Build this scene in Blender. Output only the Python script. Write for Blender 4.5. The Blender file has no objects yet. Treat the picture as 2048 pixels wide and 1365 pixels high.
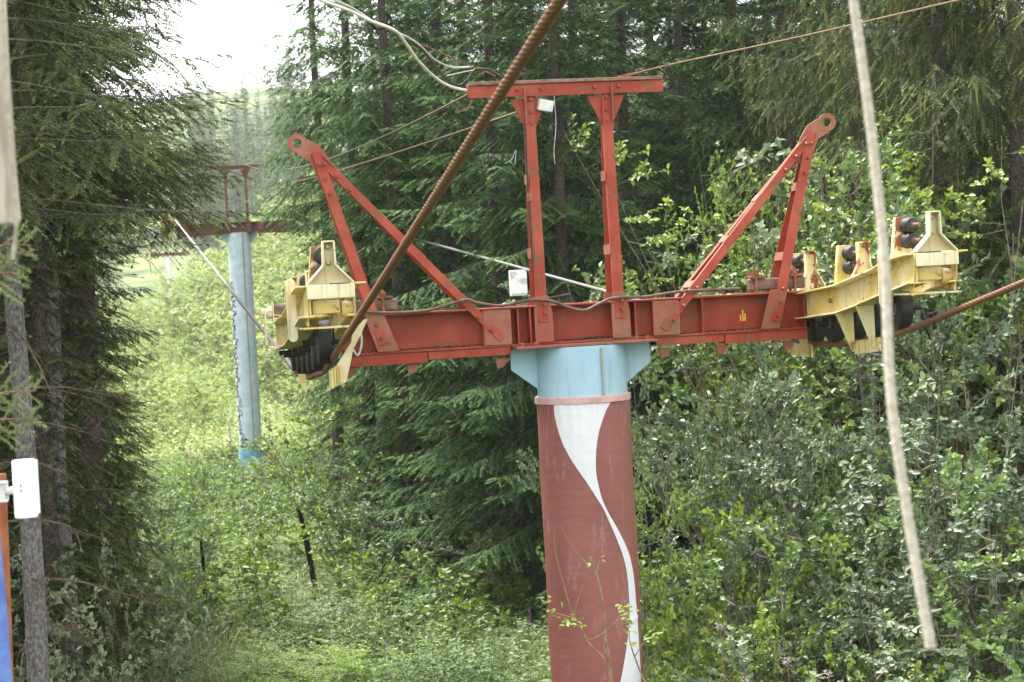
import bpy, math, random
import numpy as np
from mathutils import Matrix, Vector, noise as mnoise

SC = bpy.context.scene
COL = SC.collection
PI = math.pi
rad = math.radians

# ------------------------------------------------------------------ camera
F_PX = 70/36*2048
cam_d = bpy.data.cameras.new('camera')
cam = bpy.data.objects.new('camera', cam_d)
COL.objects.link(cam)
cam_d.lens = 70
cam_d.sensor_width = 36
cam_d.clip_start = 0.3
cam_d.clip_end = 3000
cam_d.dof.use_dof = True
cam_d.dof.focus_distance = 15.6
cam_d.dof.aperture_fstop = 5.0
CAM = Vector((0, 0, 6.0))
RC = Matrix.Rotation(PI/2 - (682.5-570)/F_PX, 3, 'X') @ Matrix.Rotation(rad(-3.1), 3, 'Z')
cam.matrix_world = Matrix.Translation(CAM) @ RC.to_4x4()
SC.camera = cam

# ------------------------------------------------------------------ sky, sun, exposure
SUN_EL, SUN_AZ = rad(55), rad(-40)          # azimuth measured from +Y towards +X: behind the left-hand trees
world = bpy.data.worlds.new('World')
SC.world = world
world.use_nodes = True
wn = world.node_tree
wn.nodes.clear()
sky = wn.nodes.new('ShaderNodeTexSky')
sky.sky_type = 'NISHITA'
sky.sun_disc = False
sky.sun_elevation = SUN_EL
sky.sun_rotation = SUN_AZ
sky.dust_density = 3.0
mixw = wn.nodes.new('ShaderNodeMix')
mixw.data_type = 'RGBA'
mixw.inputs[0].default_value = 0.82          # thin bright overcast over the clear sky
mixw.inputs[7].default_value = (9.1, 9.2, 9.15, 1)
bgn = wn.nodes.new('ShaderNodeBackground')
bgn.inputs[1].default_value = 0.125
won = wn.nodes.new('ShaderNodeOutputWorld')
wn.links.new(sky.outputs[0], mixw.inputs[6])
wn.links.new(mixw.outputs[2], bgn.inputs[0])
wn.links.new(bgn.outputs[0], won.inputs[0])
sun_d = bpy.data.lights.new('sun', 'SUN')
sun = bpy.data.objects.new('sun', sun_d)
COL.objects.link(sun)
sun_d.energy = 4.6
sun_d.angle = rad(14)
sun_d.color = (1.0, 0.965, 0.90)
sd = Vector((math.sin(SUN_AZ)*math.cos(SUN_EL), math.cos(SUN_AZ)*math.cos(SUN_EL), math.sin(SUN_EL)))
sun.rotation_euler = sd.to_track_quat('Z', 'Y').to_euler()
sun.location = (0, 0, 60)
vs = SC.view_settings
vs.view_transform = 'Standard'
vs.look = 'None'
vs.gamma = 1
vs.use_curve_mapping = False
vs.exposure = 1.5
cy = SC.cycles
cy.use_denoising = True
cy.max_bounces = 6
cy.transparent_max_bounces = 8
cy.volume_bounces = 1
cy.use_adaptive_sampling = True
cy.adaptive_threshold = 0.02
cy.sample_clamp_indirect = 6

# ------------------------------------------------------------------ measuring helpers: a point in the photograph at a known distance -> metres
def ray(px, py):
    return RC @ Vector(((px-1024)/F_PX, -(py-682.5)/F_PX, -1))
def at(px, py, d):
    r = ray(px, py)
    return CAM + r*(d/r.y)
YAW = math.atan(754/F_PX)
ORG = at(1160, 690, 16.0)
EX = Vector((math.cos(YAW), math.sin(YAW), 0))
EY = Vector((-math.sin(YAW), math.cos(YAW), 0))
def B(px, py, Y=0.0):                         # pylon coordinates of a photo point lying in the plane Y of the pylon
    r = ray(px, py)
    t = (Y - (CAM-ORG).dot(EY))/r.dot(EY)
    q = CAM + r*t - ORG
    return Vector((q.dot(EX), q.dot(EY), q.z))

def sstep(a, b, x):
    t = np.clip((x-a)/(b-a), 0, 1)
    return t*t*(3-2*t)
def line_x(y):
    return 0.544 - 0.189*(y-16)
def ground(x, y):
    x = np.asarray(x, float); y = np.asarray(y, float)
    u = x - line_x(y)
    z = 0.12*np.sin(x*0.7+1.3)*np.cos(y*0.45) + 0.10*np.sin(x*1.9-y*1.1)*np.cos(y*0.9+2)
    z = z + 3.2*sstep(2.6, 12, x)*(1-sstep(26, 60, y)*0.3)
    z = z + 0.018*np.clip(y-70, 0, 160)
    z = z + 12*sstep(-3, 21, u)*sstep(80, 150, y)*(1-0.5*sstep(200, 300, y))
    z = z + 3*sstep(12, 40, -u)*sstep(90, 170, y)
    z = z + 0.15*np.clip(y-230, 0, 470)
    z = z - 0.25*np.clip(y-705, 0, 400)
    z = z + sstep(240, 400, y)*(4*np.sin(x*0.021+0.4)*np.cos(y*0.017) + 2.0*np.sin(x*0.055+y*0.03))
    return z
def gz(x, y):
    return float(ground(x, y))

# ------------------------------------------------------------------ materials
def new_mat(name):
    m = bpy.data.materials.new(name)
    m.use_nodes = True
    nt = m.node_tree
    nt.nodes.clear()
    out = nt.nodes.new('ShaderNodeOutputMaterial')
    p = nt.nodes.new('ShaderNodeBsdfPrincipled')
    nt.links.new(p.outputs[0], out.inputs[0])
    return m, nt, p, out
def N(nt, kind, **kw):
    n = nt.nodes.new(kind)
    for k, v in kw.items():
        setattr(n, k, v)
    return n
def coords(nt, scale=(1, 1, 1)):
    tc = N(nt, 'ShaderNodeTexCoord')
    mp = N(nt, 'ShaderNodeMapping')
    mp.inputs['Scale'].default_value = scale
    nt.links.new(tc.outputs['Object'], mp.inputs[0])
    return mp.outputs[0]
def nz(nt, vec, scale, detail=4, rough=0.55):
    n = N(nt, 'ShaderNodeTexNoise')
    n.inputs['Scale'].default_value = scale
    n.inputs['Detail'].default_value = detail
    n.inputs['Roughness'].default_value = rough
    nt.links.new(vec, n.inputs['Vector'])
    return n.outputs['Fac']
def ramp(nt, fac, a, b):
    r = N(nt, 'ShaderNodeMapRange')
    r.interpolation_type = 'SMOOTHSTEP'
    r.inputs[1].default_value = a
    r.inputs[2].default_value = b
    nt.links.new(fac, r.inputs[0])
    return r.outputs[0]
def mix(nt, fac, a, b):
    m = N(nt, 'ShaderNodeMix', data_type='RGBA')
    if isinstance(fac, float):
        m.inputs[0].default_value = fac
    else:
        nt.links.new(fac, m.inputs[0])
    for s, v in ((6, a), (7, b)):
        if isinstance(v, tuple):
            m.inputs[s].default_value = (*v, 1)
        else:
            nt.links.new(v, m.inputs[s])
    return m.outputs[2]
def mathn(nt, op, a, b):
    m = N(nt, 'ShaderNodeMath', operation=op)
    for i, v in enumerate((a, b)):
        if isinstance(v, (int, float)):
            m.inputs[i].default_value = v
        else:
            nt.links.new(v, m.inputs[i])
    return m.outputs[0]
def bump(nt, p, h, dist, strength=0.6):
    b = N(nt, 'ShaderNodeBump')
    b.inputs['Strength'].default_value = strength
    b.inputs['Distance'].default_value = dist
    nt.links.new(h, b.inputs['Height'])
    nt.links.new(b.outputs[0], p.inputs['Normal'])

def paint(name, base, faded, rust=(0.11, 0.045, 0.022), rust_lo=0.62, rust_hi=0.72, rough=0.5, fade=(0.4, 0.7), streak=True, dirt=0.35):
    m, nt, p, out = new_mat(name)
    v = coords(nt)
    col = mix(nt, ramp(nt, nz(nt, v, 3.5, 5, 0.6), *fade), base, faded)
    if streak:
        vz = coords(nt, (16, 16, 1.3))
        col = mix(nt, mathn(nt, 'MULTIPLY', ramp(nt, nz(nt, vz, 1.6, 4), 0.52, 0.78), dirt), col, rust)
    r1 = nz(nt, v, 9, 8, 0.68)
    r2 = nz(nt, v, 2.1, 3)
    rm = ramp(nt, mathn(nt, 'ADD', mathn(nt, 'MULTIPLY', r1, 0.7), mathn(nt, 'MULTIPLY', r2, 0.35)), rust_lo, rust_hi)
    rc = mix(nt, nz(nt, v, 40, 3), rust, tuple(min(1, c*2.2) for c in rust))
    col = mix(nt, rm, col, rc)
    nt.links.new(col, p.inputs['Base Color'])
    rr = N(nt, 'ShaderNodeMapRange')
    rr.inputs[3].default_value = rough
    rr.inputs[4].default_value = 0.9
    nt.links.new(rm, rr.inputs[0])
    nt.links.new(rr.outputs[0], p.inputs['Roughness'])
    p.inputs['Specular IOR Level'].default_value = 0.35
    bump(nt, p, mathn(nt, 'ADD', mathn(nt, 'MULTIPLY', rm, -0.6), mathn(nt, 'MULTIPLY', nz(nt, v, 60, 2), 0.3)), 0.002, 0.6)
    return m
def plain(name, a, b, scale=8, rough=0.8, bd=0.002, spec=0.3, stretch=(1, 1, 1), metallic=0.0, lo=0.35, hi=0.65):
    m, nt, p, out = new_mat(name)
    v = coords(nt, stretch)
    n = nz(nt, v, scale, 6, 0.62)
    nt.links.new(mix(nt, ramp(nt, n, lo, hi), a, b), p.inputs['Base Color'])
    p.inputs['Roughness'].default_value = rough
    p.inputs['Specular IOR Level'].default_value = spec
    p.inputs['Metallic'].default_value = metallic
    bump(nt, p, n, bd, 0.8)
    return m
def leafmat(name, dark, light, rough=0.5, trans=0.25, spec=0.35, tcol=None, vary=0.25):
    m, nt, p, out = new_mat(name)
    a = N(nt, 'ShaderNodeAttribute', attribute_name='tint')
    oi = N(nt, 'ShaderNodeObjectInfo')
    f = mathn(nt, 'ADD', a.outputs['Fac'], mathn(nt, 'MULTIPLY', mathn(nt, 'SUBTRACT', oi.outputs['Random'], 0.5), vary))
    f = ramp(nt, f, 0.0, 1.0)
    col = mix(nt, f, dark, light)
    nt.links.new(col, p.inputs['Base Color'])
    p.inputs['Roughness'].default_value = rough
    p.inputs['Specular IOR Level'].default_value = spec
    t = N(nt, 'ShaderNodeBsdfTranslucent')
    nt.links.new(mix(nt, f, tuple(c*1.1 for c in dark), tcol or tuple(c*1.5 for c in light)), t.inputs[0])
    ms = N(nt, 'ShaderNodeMixShader')
    ms.inputs[0].default_value = trans
    nt.links.new(p.outputs[0], ms.inputs[1])
    nt.links.new(t.outputs[0], ms.inputs[2])
    nt.links.new(ms.outputs[0], out.inputs[0])
    return m

M = {}
M['red'] = paint('red_paint', (0.25, 0.025, 0.009), (0.31, 0.060, 0.026), rust_lo=0.55, rust_hi=0.66, dirt=0.65)
M['red_old'] = paint('faded_red_paint', (0.24, 0.058, 0.035), (0.28, 0.11, 0.075), rust=(0.12, 0.065, 0.032), rust_lo=0.52, rust_hi=0.64, dirt=0.6)
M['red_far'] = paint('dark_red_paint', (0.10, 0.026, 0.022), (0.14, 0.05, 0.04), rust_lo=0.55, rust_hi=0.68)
M['yellow'] = paint('yellow_paint', (0.60, 0.53, 0.32), (0.56, 0.43, 0.13), rust=(0.13, 0.065, 0.03), rust_lo=0.56, rust_hi=0.66, fade=(0.42, 0.60), dirt=0.8)
M['blue'] = paint('pale_blue_paint', (0.29, 0.44, 0.55), (0.34, 0.48, 0.57), rust=(0.20, 0.15, 0.08), rust_lo=0.68, rust_hi=0.80, dirt=0.28)
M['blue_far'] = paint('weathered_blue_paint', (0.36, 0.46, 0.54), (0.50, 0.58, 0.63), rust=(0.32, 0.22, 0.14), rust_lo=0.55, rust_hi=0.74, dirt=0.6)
M['blue_base'] = plain('dark_blue_paint', (0.08, 0.20, 0.30), (0.16, 0.30, 0.40), 6)
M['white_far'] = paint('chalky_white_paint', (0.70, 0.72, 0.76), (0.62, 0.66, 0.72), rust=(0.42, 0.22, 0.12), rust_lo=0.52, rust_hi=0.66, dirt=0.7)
M['steel'] = plain('dark_rusty_steel', (0.10, 0.06, 0.045), (0.20, 0.13, 0.10), 14, 0.75)
M['rust'] = plain('rusty_brown_steel', (0.13, 0.045, 0.02), (0.27, 0.11, 0.055), 22, 0.85, 0.003)
M['plank'] = plain('brown_stained_plank', (0.13, 0.065, 0.05), (0.24, 0.14, 0.11), 12, 0.85, stretch=(1, 6, 6))
def rope_mat():
    m, nt, p, out = new_mat('rusty_wire_rope')
    a = N(nt, 'ShaderNodeAttribute', attribute_name='tint')
    c = mix(nt, nz(nt, coords(nt), 30, 4), (0.13, 0.050, 0.026), (0.24, 0.105, 0.060))
    nt.links.new(mix(nt, ramp(nt, a.outputs['Fac'], 0.25, 0.8), (0.022, 0.012, 0.008), c), p.inputs['Base Color'])   # groove shade painted into the colour so the strands stand out
    p.inputs['Roughness'].default_value = 0.42
    p.inputs['Specular IOR Level'].default_value = 0.6
    return m
M['rope'] = rope_mat()
M['rope_grey'] = plain('grey_wire_rope', (0.11, 0.095, 0.09), (0.18, 0.16, 0.155), 30, 0.5, 0.001, 0.5)
M['wire'] = plain('thin_rusty_wire', (0.12, 0.065, 0.035), (0.20, 0.12, 0.065), 20, 0.7)
M['rubber'] = plain('black_rubber', (0.010, 0.010, 0.011), (0.028, 0.027, 0.027), 25, 0.55, 0.001, 0.4)
M['disc'] = plain('grey_wheel_disc', (0.20, 0.20, 0.19), (0.34, 0.33, 0.31), 16, 0.6)
M['grease'] = plain('black_greasy_steel', (0.010, 0.009, 0.008), (0.05, 0.035, 0.025), 15, 0.5)
M['hose'] = plain('brown_cable_sheath', (0.085, 0.045, 0.036), (0.15, 0.085, 0.065), 18, 0.6)
M['black_cable'] = plain('black_cable_sheath', (0.015, 0.015, 0.016), (0.04, 0.04, 0.04), 20, 0.5)
M['white_cable'] = plain('dirty_white_cable', (0.55, 0.52, 0.44), (0.72, 0.70, 0.62), 20, 0.55)
M['steel_cable'] = plain('galvanised_strand', (0.30, 0.29, 0.28), (0.55, 0.54, 0.52), 60, 0.45)
M['box'] = plain('weathered_grey_box', (0.30, 0.27, 0.25), (0.62, 0.62, 0.62), 9, 0.6, lo=0.3, hi=0.5)
M['litter'] = plain('dead_needle_litter', (0.045, 0.025, 0.016), (0.13, 0.075, 0.045), 40, 0.95)
M['white'] = plain('white_plastic', (0.78, 0.79, 0.80), (0.82, 0.82, 0.83), 5, 0.4, 0.0)
M['cream'] = plain('cream_plastic', (0.62, 0.55, 0.40), (0.70, 0.62, 0.46), 5, 0.5, 0.0)
M['bracket'] = plain('grey_plastic', (0.45, 0.46, 0.47), (0.60, 0.60, 0.60), 9, 0.5)
M['pole_rust'] = plain('rust_red_pole', (0.22, 0.065, 0.026), (0.32, 0.11, 0.05), 7, 0.75)
M['pole_blue'] = plain('blue_pipe', (0.07, 0.13, 0.40), (0.13, 0.21, 0.50), 7, 0.5)
M['board'] = plain('weathered_pale_wood', (0.30, 0.25, 0.20), (0.46, 0.41, 0.35), 6, 0.85, 0.003, stretch=(6, 6, 0.6))
M['cord'] = plain('pale_frayed_fibre', (0.28, 0.25, 0.20), (0.40, 0.36, 0.30), 60, 0.9, 0.003)
M['burnt'] = plain('blackened_wood', (0.008, 0.007, 0.006), (0.025, 0.021, 0.018), 10, 0.9, stretch=(6, 6, 1))
M['bark'] = plain('brown_spruce_bark', (0.045, 0.034, 0.027), (0.13, 0.105, 0.09), 26, 0.95, 0.02, 0.15, stretch=(1.5, 1.5, 1))
M['bark_grey'] = plain('grey_spruce_bark', (0.085, 0.078, 0.075), (0.23, 0.215, 0.21), 24, 0.95, 0.02, 0.15, stretch=(1.5, 1.5, 0.9))
M['twig'] = plain('grey_brown_twig', (0.09, 0.075, 0.06), (0.19, 0.165, 0.14), 15, 0.9)
M['dead'] = plain('dead_reddish_twigs', (0.075, 0.05, 0.038), (0.16, 0.11, 0.085), 15, 0.9)
M['stem'] = plain('green_stem', (0.06, 0.09, 0.03), (0.13, 0.13, 0.06), 15, 0.8)
M['redstem'] = plain('reddish_young_stem', (0.17, 0.09, 0.06), (0.25, 0.17, 0.11), 15, 0.7)
M['graffiti'] = plain('dark_graffiti_paint', (0.07, 0.035, 0.05), (0.13, 0.06, 0.07), 15, 0.7)
M['ochre'] = plain('yellow_paint_dab', (0.60, 0.38, 0.02), (0.66, 0.45, 0.05), 15, 0.6)
M['flower'] = plain('pink_petals', (0.45, 0.14, 0.36), (0.60, 0.26, 0.50), 15, 0.8)
M['seedhead'] = plain('dry_seed_fluff', (0.26, 0.20, 0.17), (0.42, 0.36, 0.31), 15, 0.9)
M['lichen'] = leafmat('beard_lichen', (0.10, 0.10, 0.035), (0.17, 0.16, 0.055), 0.9, 0.3, 0.1)
M['spruce'] = leafmat('spruce_needles', (0.022, 0.052, 0.016), (0.085, 0.165, 0.045), 0.7, 0.16, 0.12, vary=0.3)
M['spruce_olive'] = leafmat('olive_spruce_needles', (0.038, 0.055, 0.022), (0.130, 0.165, 0.050), 0.7, 0.2, 0.12, vary=0.2)
M['spruce_fresh'] = leafmat('fresh_spruce_needles', (0.06, 0.12, 0.04), (0.17, 0.27, 0.08), 0.55, 0.25, 0.3, vary=0.2)
M['spruce_far'] = leafmat('far_spruce_needles', (0.03, 0.06, 0.03), (0.10, 0.15, 0.05), 0.6, 0.1, 0.2, vary=0.3)
M['leaf_grey'] = leafmat('grey_green_leaves', (0.085, 0.130, 0.070), (0.195, 0.255, 0.145), 0.5, 0.24, 0.5, (0.16, 0.24, 0.06), vary=0.5)
M['leaf_green'] = leafmat('mid_green_leaves', (0.070, 0.130, 0.038), (0.185, 0.275, 0.075), 0.5, 0.3, 0.45, (0.22, 0.32, 0.05), vary=0.5)
M['leaf_elder'] = leafmat('pale_elder_leaves', (0.13, 0.18, 0.09), (0.27, 0.32, 0.20), 0.5, 0.25, 0.5, (0.2, 0.3, 0.08))
M['leaf_lime'] = leafmat('yellow_green_leaves', (0.095, 0.165, 0.026), (0.25, 0.34, 0.055), 0.5, 0.30, 0.45, (0.30, 0.40, 0.05), vary=0.25)
M['leaf_pale'] = leafmat('pale_clearing_leaves', (0.18, 0.24, 0.075), (0.38, 0.45, 0.16), 0.5, 0.35, 0.35, (0.36, 0.44, 0.12), vary=0.5)
M['herb'] = leafmat('herb_leaves', (0.110, 0.165, 0.070), (0.26, 0.335, 0.155), 0.6, 0.3, 0.3, (0.24, 0.34, 0.07), vary=0.7)
M['herb_dark'] = leafmat('dark_herb_leaves', (0.070, 0.120, 0.045), (0.170, 0.245, 0.090), 0.55, 0.25, 0.35, (0.20, 0.32, 0.06), vary=0.6)
M['herb_lime'] = leafmat('lime_herb_leaves', (0.11, 0.19, 0.045), (0.28, 0.38, 0.10), 0.55, 0.35, 0.3, (0.34, 0.46, 0.08), vary=0.5)
M['grass'] = leafmat('grass_blades', (0.13, 0.175, 0.062), (0.31, 0.35, 0.15), 0.42, 0.3, 0.45, (0.28, 0.34, 0.07), vary=0.6)
M['fern'] = leafmat('fern_fronds', (0.06, 0.12, 0.025), (0.15, 0.24, 0.05), 0.5, 0.3, 0.35, (0.24, 0.36, 0.06), vary=0.4)

def ground_mat():
    m, nt, p, out = new_mat('forest_floor')
    v = coords(nt)
    a = mix(nt, ramp(nt, nz(nt, v, 1.2, 8, 0.7), 0.35, 0.65), (0.030, 0.040, 0.015), (0.075, 0.105, 0.030))
    b = mix(nt, ramp(nt, nz(nt, v, 0.05, 8, 0.65), 0.42, 0.6), (0.055, 0.085, 0.035), (0.15, 0.18, 0.075))
    g = N(nt, 'ShaderNodeNewGeometry')
    sx = N(nt, 'ShaderNodeSeparateXYZ')
    nt.links.new(g.outputs['Position'], sx.inputs[0])
    f = ramp(nt, sx.outputs[1], 70, 110)
    nt.links.new(mix(nt, f, a, b), p.inputs['Base Color'])
    p.inputs['Roughness'].default_value = 0.95
    p.inputs['Specular IOR Level'].default_value = 0.1
    bump(nt, p, nz(nt, v, 3, 8, 0.7), 0.1, 0.8)
    return m
M['ground'] = ground_mat()

def wrap_mat():
    m, nt, p, out = new_mat('red_brown_tarpaulin')
    v = coords(nt)
    col = mix(nt, ramp(nt, nz(nt, v, 1.6, 5), 0.35, 0.7), (0.225, 0.074, 0.064), (0.195, 0.062, 0.054))
    scuff = ramp(nt, nz(nt, coords(nt, (5, 5, 1.6)), 1.5, 7, 0.7), 0.53, 0.76)
    col = mix(nt, mathn(nt, 'MULTIPLY', scuff, 0.6), col, (0.36, 0.23, 0.23))
    nt.links.new(col, p.inputs['Base Color'])
    p.inputs['Roughness'].default_value = 0.42
    p.inputs['Specular IOR Level'].default_value = 0.45
    bump(nt, p, nz(nt, coords(nt, (4, 4, 9)), 1.4, 4), 0.012, 0.5)
    return m
M['wrap'] = wrap_mat()
def ribbon_mat():
    m, nt, p, out = new_mat('white_tarpaulin')
    v = coords(nt)
    sp = ramp(nt, nz(nt, v, 14, 6, 0.7), 0.72, 0.78)
    nt.links.new(mix(nt, mathn(nt, 'MULTIPLY', sp, 0.6), (0.60, 0.60, 0.64), (0.22, 0.20, 0.18)), p.inputs['Base Color'])
    p.inputs['Roughness'].default_value = 0.42
    bump(nt, p, nz(nt, coords(nt, (4, 4, 9)), 1.4, 4), 0.012, 0.5)
    return m
M['ribbon'] = ribbon_mat()

# ------------------------------------------------------------------ object helpers
def tag(o, label=None, cat=None, group=None, kind=None):
    if label: o['label'] = label
    if cat: o['category'] = cat
    if group: o['group'] = group
    if kind: o['kind'] = kind
    return o
def empty(name, loc, label, cat, group=None, rz=0.0):
    o = bpy.data.objects.new(name, None)
    COL.objects.link(o)
    o.location = loc
    o.rotation_euler = (0, 0, rz)
    o.empty_display_size = 0.2
    return tag(o, label, cat, group)
def link(name, me, parent=None):
    o = bpy.data.objects.new(name, me)
    COL.objects.link(o)
    if parent is not None:
        o.parent = parent
    return o
def copy_tree(o, parent=None):
    c = o.copy()
    COL.objects.link(c)
    if parent is not None:
        c.parent = parent
    for ch in list(o.children):
        copy_tree(ch, c)
    return c

class MB:
    """collects vertices and faces of one mesh"""
    def __init__(s):
        s.v, s.f, s.mi, s.slot = [], [], [], 0
    def add(s, vs, fs):
        n = len(s.v)
        s.v += [tuple(p) for p in vs]
        s.f += [tuple(i+n for i in q) for q in fs]
        s.mi += [s.slot]*len(fs)
        return s
    def box(s, a, b):
        (x0, y0, z0), (x1, y1, z1) = a, b
        x0, x1 = sorted((x0, x1)); y0, y1 = sorted((y0, y1)); z0, z1 = sorted((z0, z1))
        return s.add([(x0, y0, z0), (x1, y0, z0), (x1, y1, z0), (x0, y1, z0), (x0, y0, z1), (x1, y0, z1), (x1, y1, z1), (x0, y1, z1)],
                     [(0, 3, 2, 1), (4, 5, 6, 7), (0, 1, 5, 4), (1, 2, 6, 5), (2, 3, 7, 6), (3, 0, 4, 7)])
    def prism(s, poly, n, org=(0, 0, 0), ua=(1, 0, 0), va=(0, 0, 1), th=0.01):
        """flat polygon (u, v) with thickness th, centred on org, extruded along n"""
        n, org, ua, va = Vector(n).normalized(), Vector(org), Vector(ua), Vector(va)
        k = len(poly)
        a = [org+ua*u+va*v-n*(th/2) for u, v in poly]
        b = [p+n*th for p in a]
        return s.add(a+b, [tuple(range(k))[::-1], tuple(range(k, 2*k))]+[(i, (i+1) % k, (i+1) % k+k, i+k) for i in range(k)])
    def bar(s, a, b, w, t, wdir):
        """rectangular bar a-b; w wide along wdir, t thick"""
        a, b = Vector(a), Vector(b)
        d = (b-a).normalized()
        u = Vector(wdir); u = (u-d*u.dot(d)).normalized()
        v = d.cross(u)
        vs = []
        for p in (a, b):
            for i, j in ((-1, -1), (1, -1), (1, 1), (-1, 1)):
                vs.append(p+u*(w/2*i)+v*(t/2*j))
        return s.add(vs, [(3, 2, 1, 0), (4, 5, 6, 7), (0, 1, 5, 4), (1, 2, 6, 5), (2, 3, 7, 6), (3, 0, 4, 7)])
    def tube(s, pts, r, seg=8, caps=True):
        pts = [Vector(p) for p in pts]
        n = len(pts)
        rs = r if isinstance(r, (list, tuple)) else [r]*n
        t0 = (pts[1]-pts[0]).normalized()
        u = t0.orthogonal().normalized()
        vs, fs = [], []
        for i, p in enumerate(pts):
            t = (pts[min(i+1, n-1)]-pts[max(i-1, 0)]).normalized()
            u = (u-t*u.dot(t)).normalized()
            w = t.cross(u)
            for k in range(seg):
                a = 2*PI*k/seg
                vs.append(p+(u*math.cos(a)+w*math.sin(a))*rs[i])
        for i in range(n-1):
            for k in range(seg):
                k2 = (k+1) % seg
                fs.append((i*seg+k, i*seg+k2, (i+1)*seg+k2, (i+1)*seg+k))
        if caps:
            fs.append(tuple(range(seg))[::-1])
            fs.append(tuple((n-1)*seg+k for k in range(seg)))
        return s.add(vs, fs)
    def cyl(s, a, b, r, seg=16):
        return s.tube([a, b], r, seg)
    def lathe(s, prof, org, axis, seg=24):
        """profile of (radius, distance along axis), closed at the ends"""
        ax = Vector(axis).normalized(); org = Vector(org)
        u = ax.orthogonal().normalized(); w = ax.cross(u)
        vs = []
        for r, h in prof:
            for k in range(seg):
                a = 2*PI*k/seg
                vs.append(org+ax*h+(u*math.cos(a)+w*math.sin(a))*r)
        fs = []
        for i in range(len(prof)-1):
            for k in range(seg):
                k2 = (k+1) % seg
                fs.append((i*seg+k, i*seg+k2, (i+1)*seg+k2, (i+1)*seg+k))
        fs.append(tuple(range(seg))[::-1])
        fs.append(tuple((len(prof)-1)*seg+k for k in range(seg)))
        return s.add(vs, fs)
    def mesh(s, name, mats, smooth=False):
        me = bpy.data.meshes.new(name)
        me.from_pydata(s.v, [], s.f)
        for m in (mats if isinstance(mats, (list, tuple)) else [mats]):
            me.materials.append(m)
        if any(s.mi):
            me.polygons.foreach_set('material_index', s.mi)
        import bmesh
        bm = bmesh.new(); bm.from_mesh(me)
        bmesh.ops.recalc_face_normals(bm, faces=bm.faces)
        bm.to_mesh(me); bm.free()
        if smooth:
            me.shade_smooth()
            me.set_sharp_from_angle(angle=rad(40))
        me.update()
        return me
    def build(s, name, mats, parent=None, bevel=0.0, smooth=False):
        o = link(name, s.mesh(name, mats, smooth), parent)
        if bevel:
            b = o.modifiers.new('edge', 'BEVEL')
            b.width = bevel; b.segments = 1; b.limit_method = 'ANGLE'; b.angle_limit = rad(35)
        return o

def np_mesh(name, V, F, mats, tint=None, mi=None):
    me = bpy.data.meshes.new(name)
    V = np.ascontiguousarray(V, dtype=np.float32); F = np.ascontiguousarray(F, dtype=np.int32)
    k = F.shape[1]
    me.vertices.add(len(V)); me.vertices.foreach_set('co', V.ravel())
    me.loops.add(F.size); me.loops.foreach_set('vertex_index', F.ravel())
    me.polygons.add(len(F)); me.polygons.foreach_set('loop_start', np.arange(0, F.size, k, dtype=np.int32))
    if tint is not None:
        at_ = me.attributes.new('tint', 'FLOAT', 'POINT')
        at_.data.foreach_set('value', np.ascontiguousarray(tint, dtype=np.float32))
    for m in (mats if isinstance(mats, (list, tuple)) else [mats]):
        me.materials.append(m)
    if mi is not None:
        me.polygons.foreach_set('material_index', np.ascontiguousarray(mi, dtype=np.int32))
    me.update(calc_edges=True)
    return me

def unit(a):
    return a/np.maximum(np.linalg.norm(a, axis=-1, keepdims=True), 1e-9)
def leaf_diamonds(P, D, Nn, L, W):
    """one four-cornered leaf per row"""
    D = unit(D); S = unit(np.cross(D, Nn))
    L = L[:, None]; W = W[:, None]
    V = np.stack([P, P+D*L*0.45+S*W*0.5, P+D*L, P+D*L*0.45-S*W*0.5], 1)
    n = len(P)
    return V.reshape(-1, 3), np.arange(4*n).reshape(n, 4), 4
def leaf_ovals(P, D, Nn, L, W, fold=0.18, rng=None):
    """oval leaf in two halves folded along the midrib, slightly arched"""
    D = unit(D); S = unit(np.cross(D, Nn)); U = np.cross(S, D)
    L = L[:, None]; W = W[:, None]
    h = U*W*fold
    V = np.stack([P, P+D*L*0.32+S*W*0.48+h, P+D*L*0.70+S*W*0.40+h*0.8-U*L*0.04, P+D*L-U*L*0.10, P+D*L*0.70-S*W*0.40+h*0.8-U*L*0.04, P+D*L*0.32-S*W*0.48+h], 1)
    n = len(P)
    b = np.arange(n)[:, None]*6
    F = np.concatenate([b+np.array([[0, 3, 2, 1]]), b+np.array([[0, 5, 4, 3]])])
    return V.reshape(-1, 3), F, 6

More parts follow.
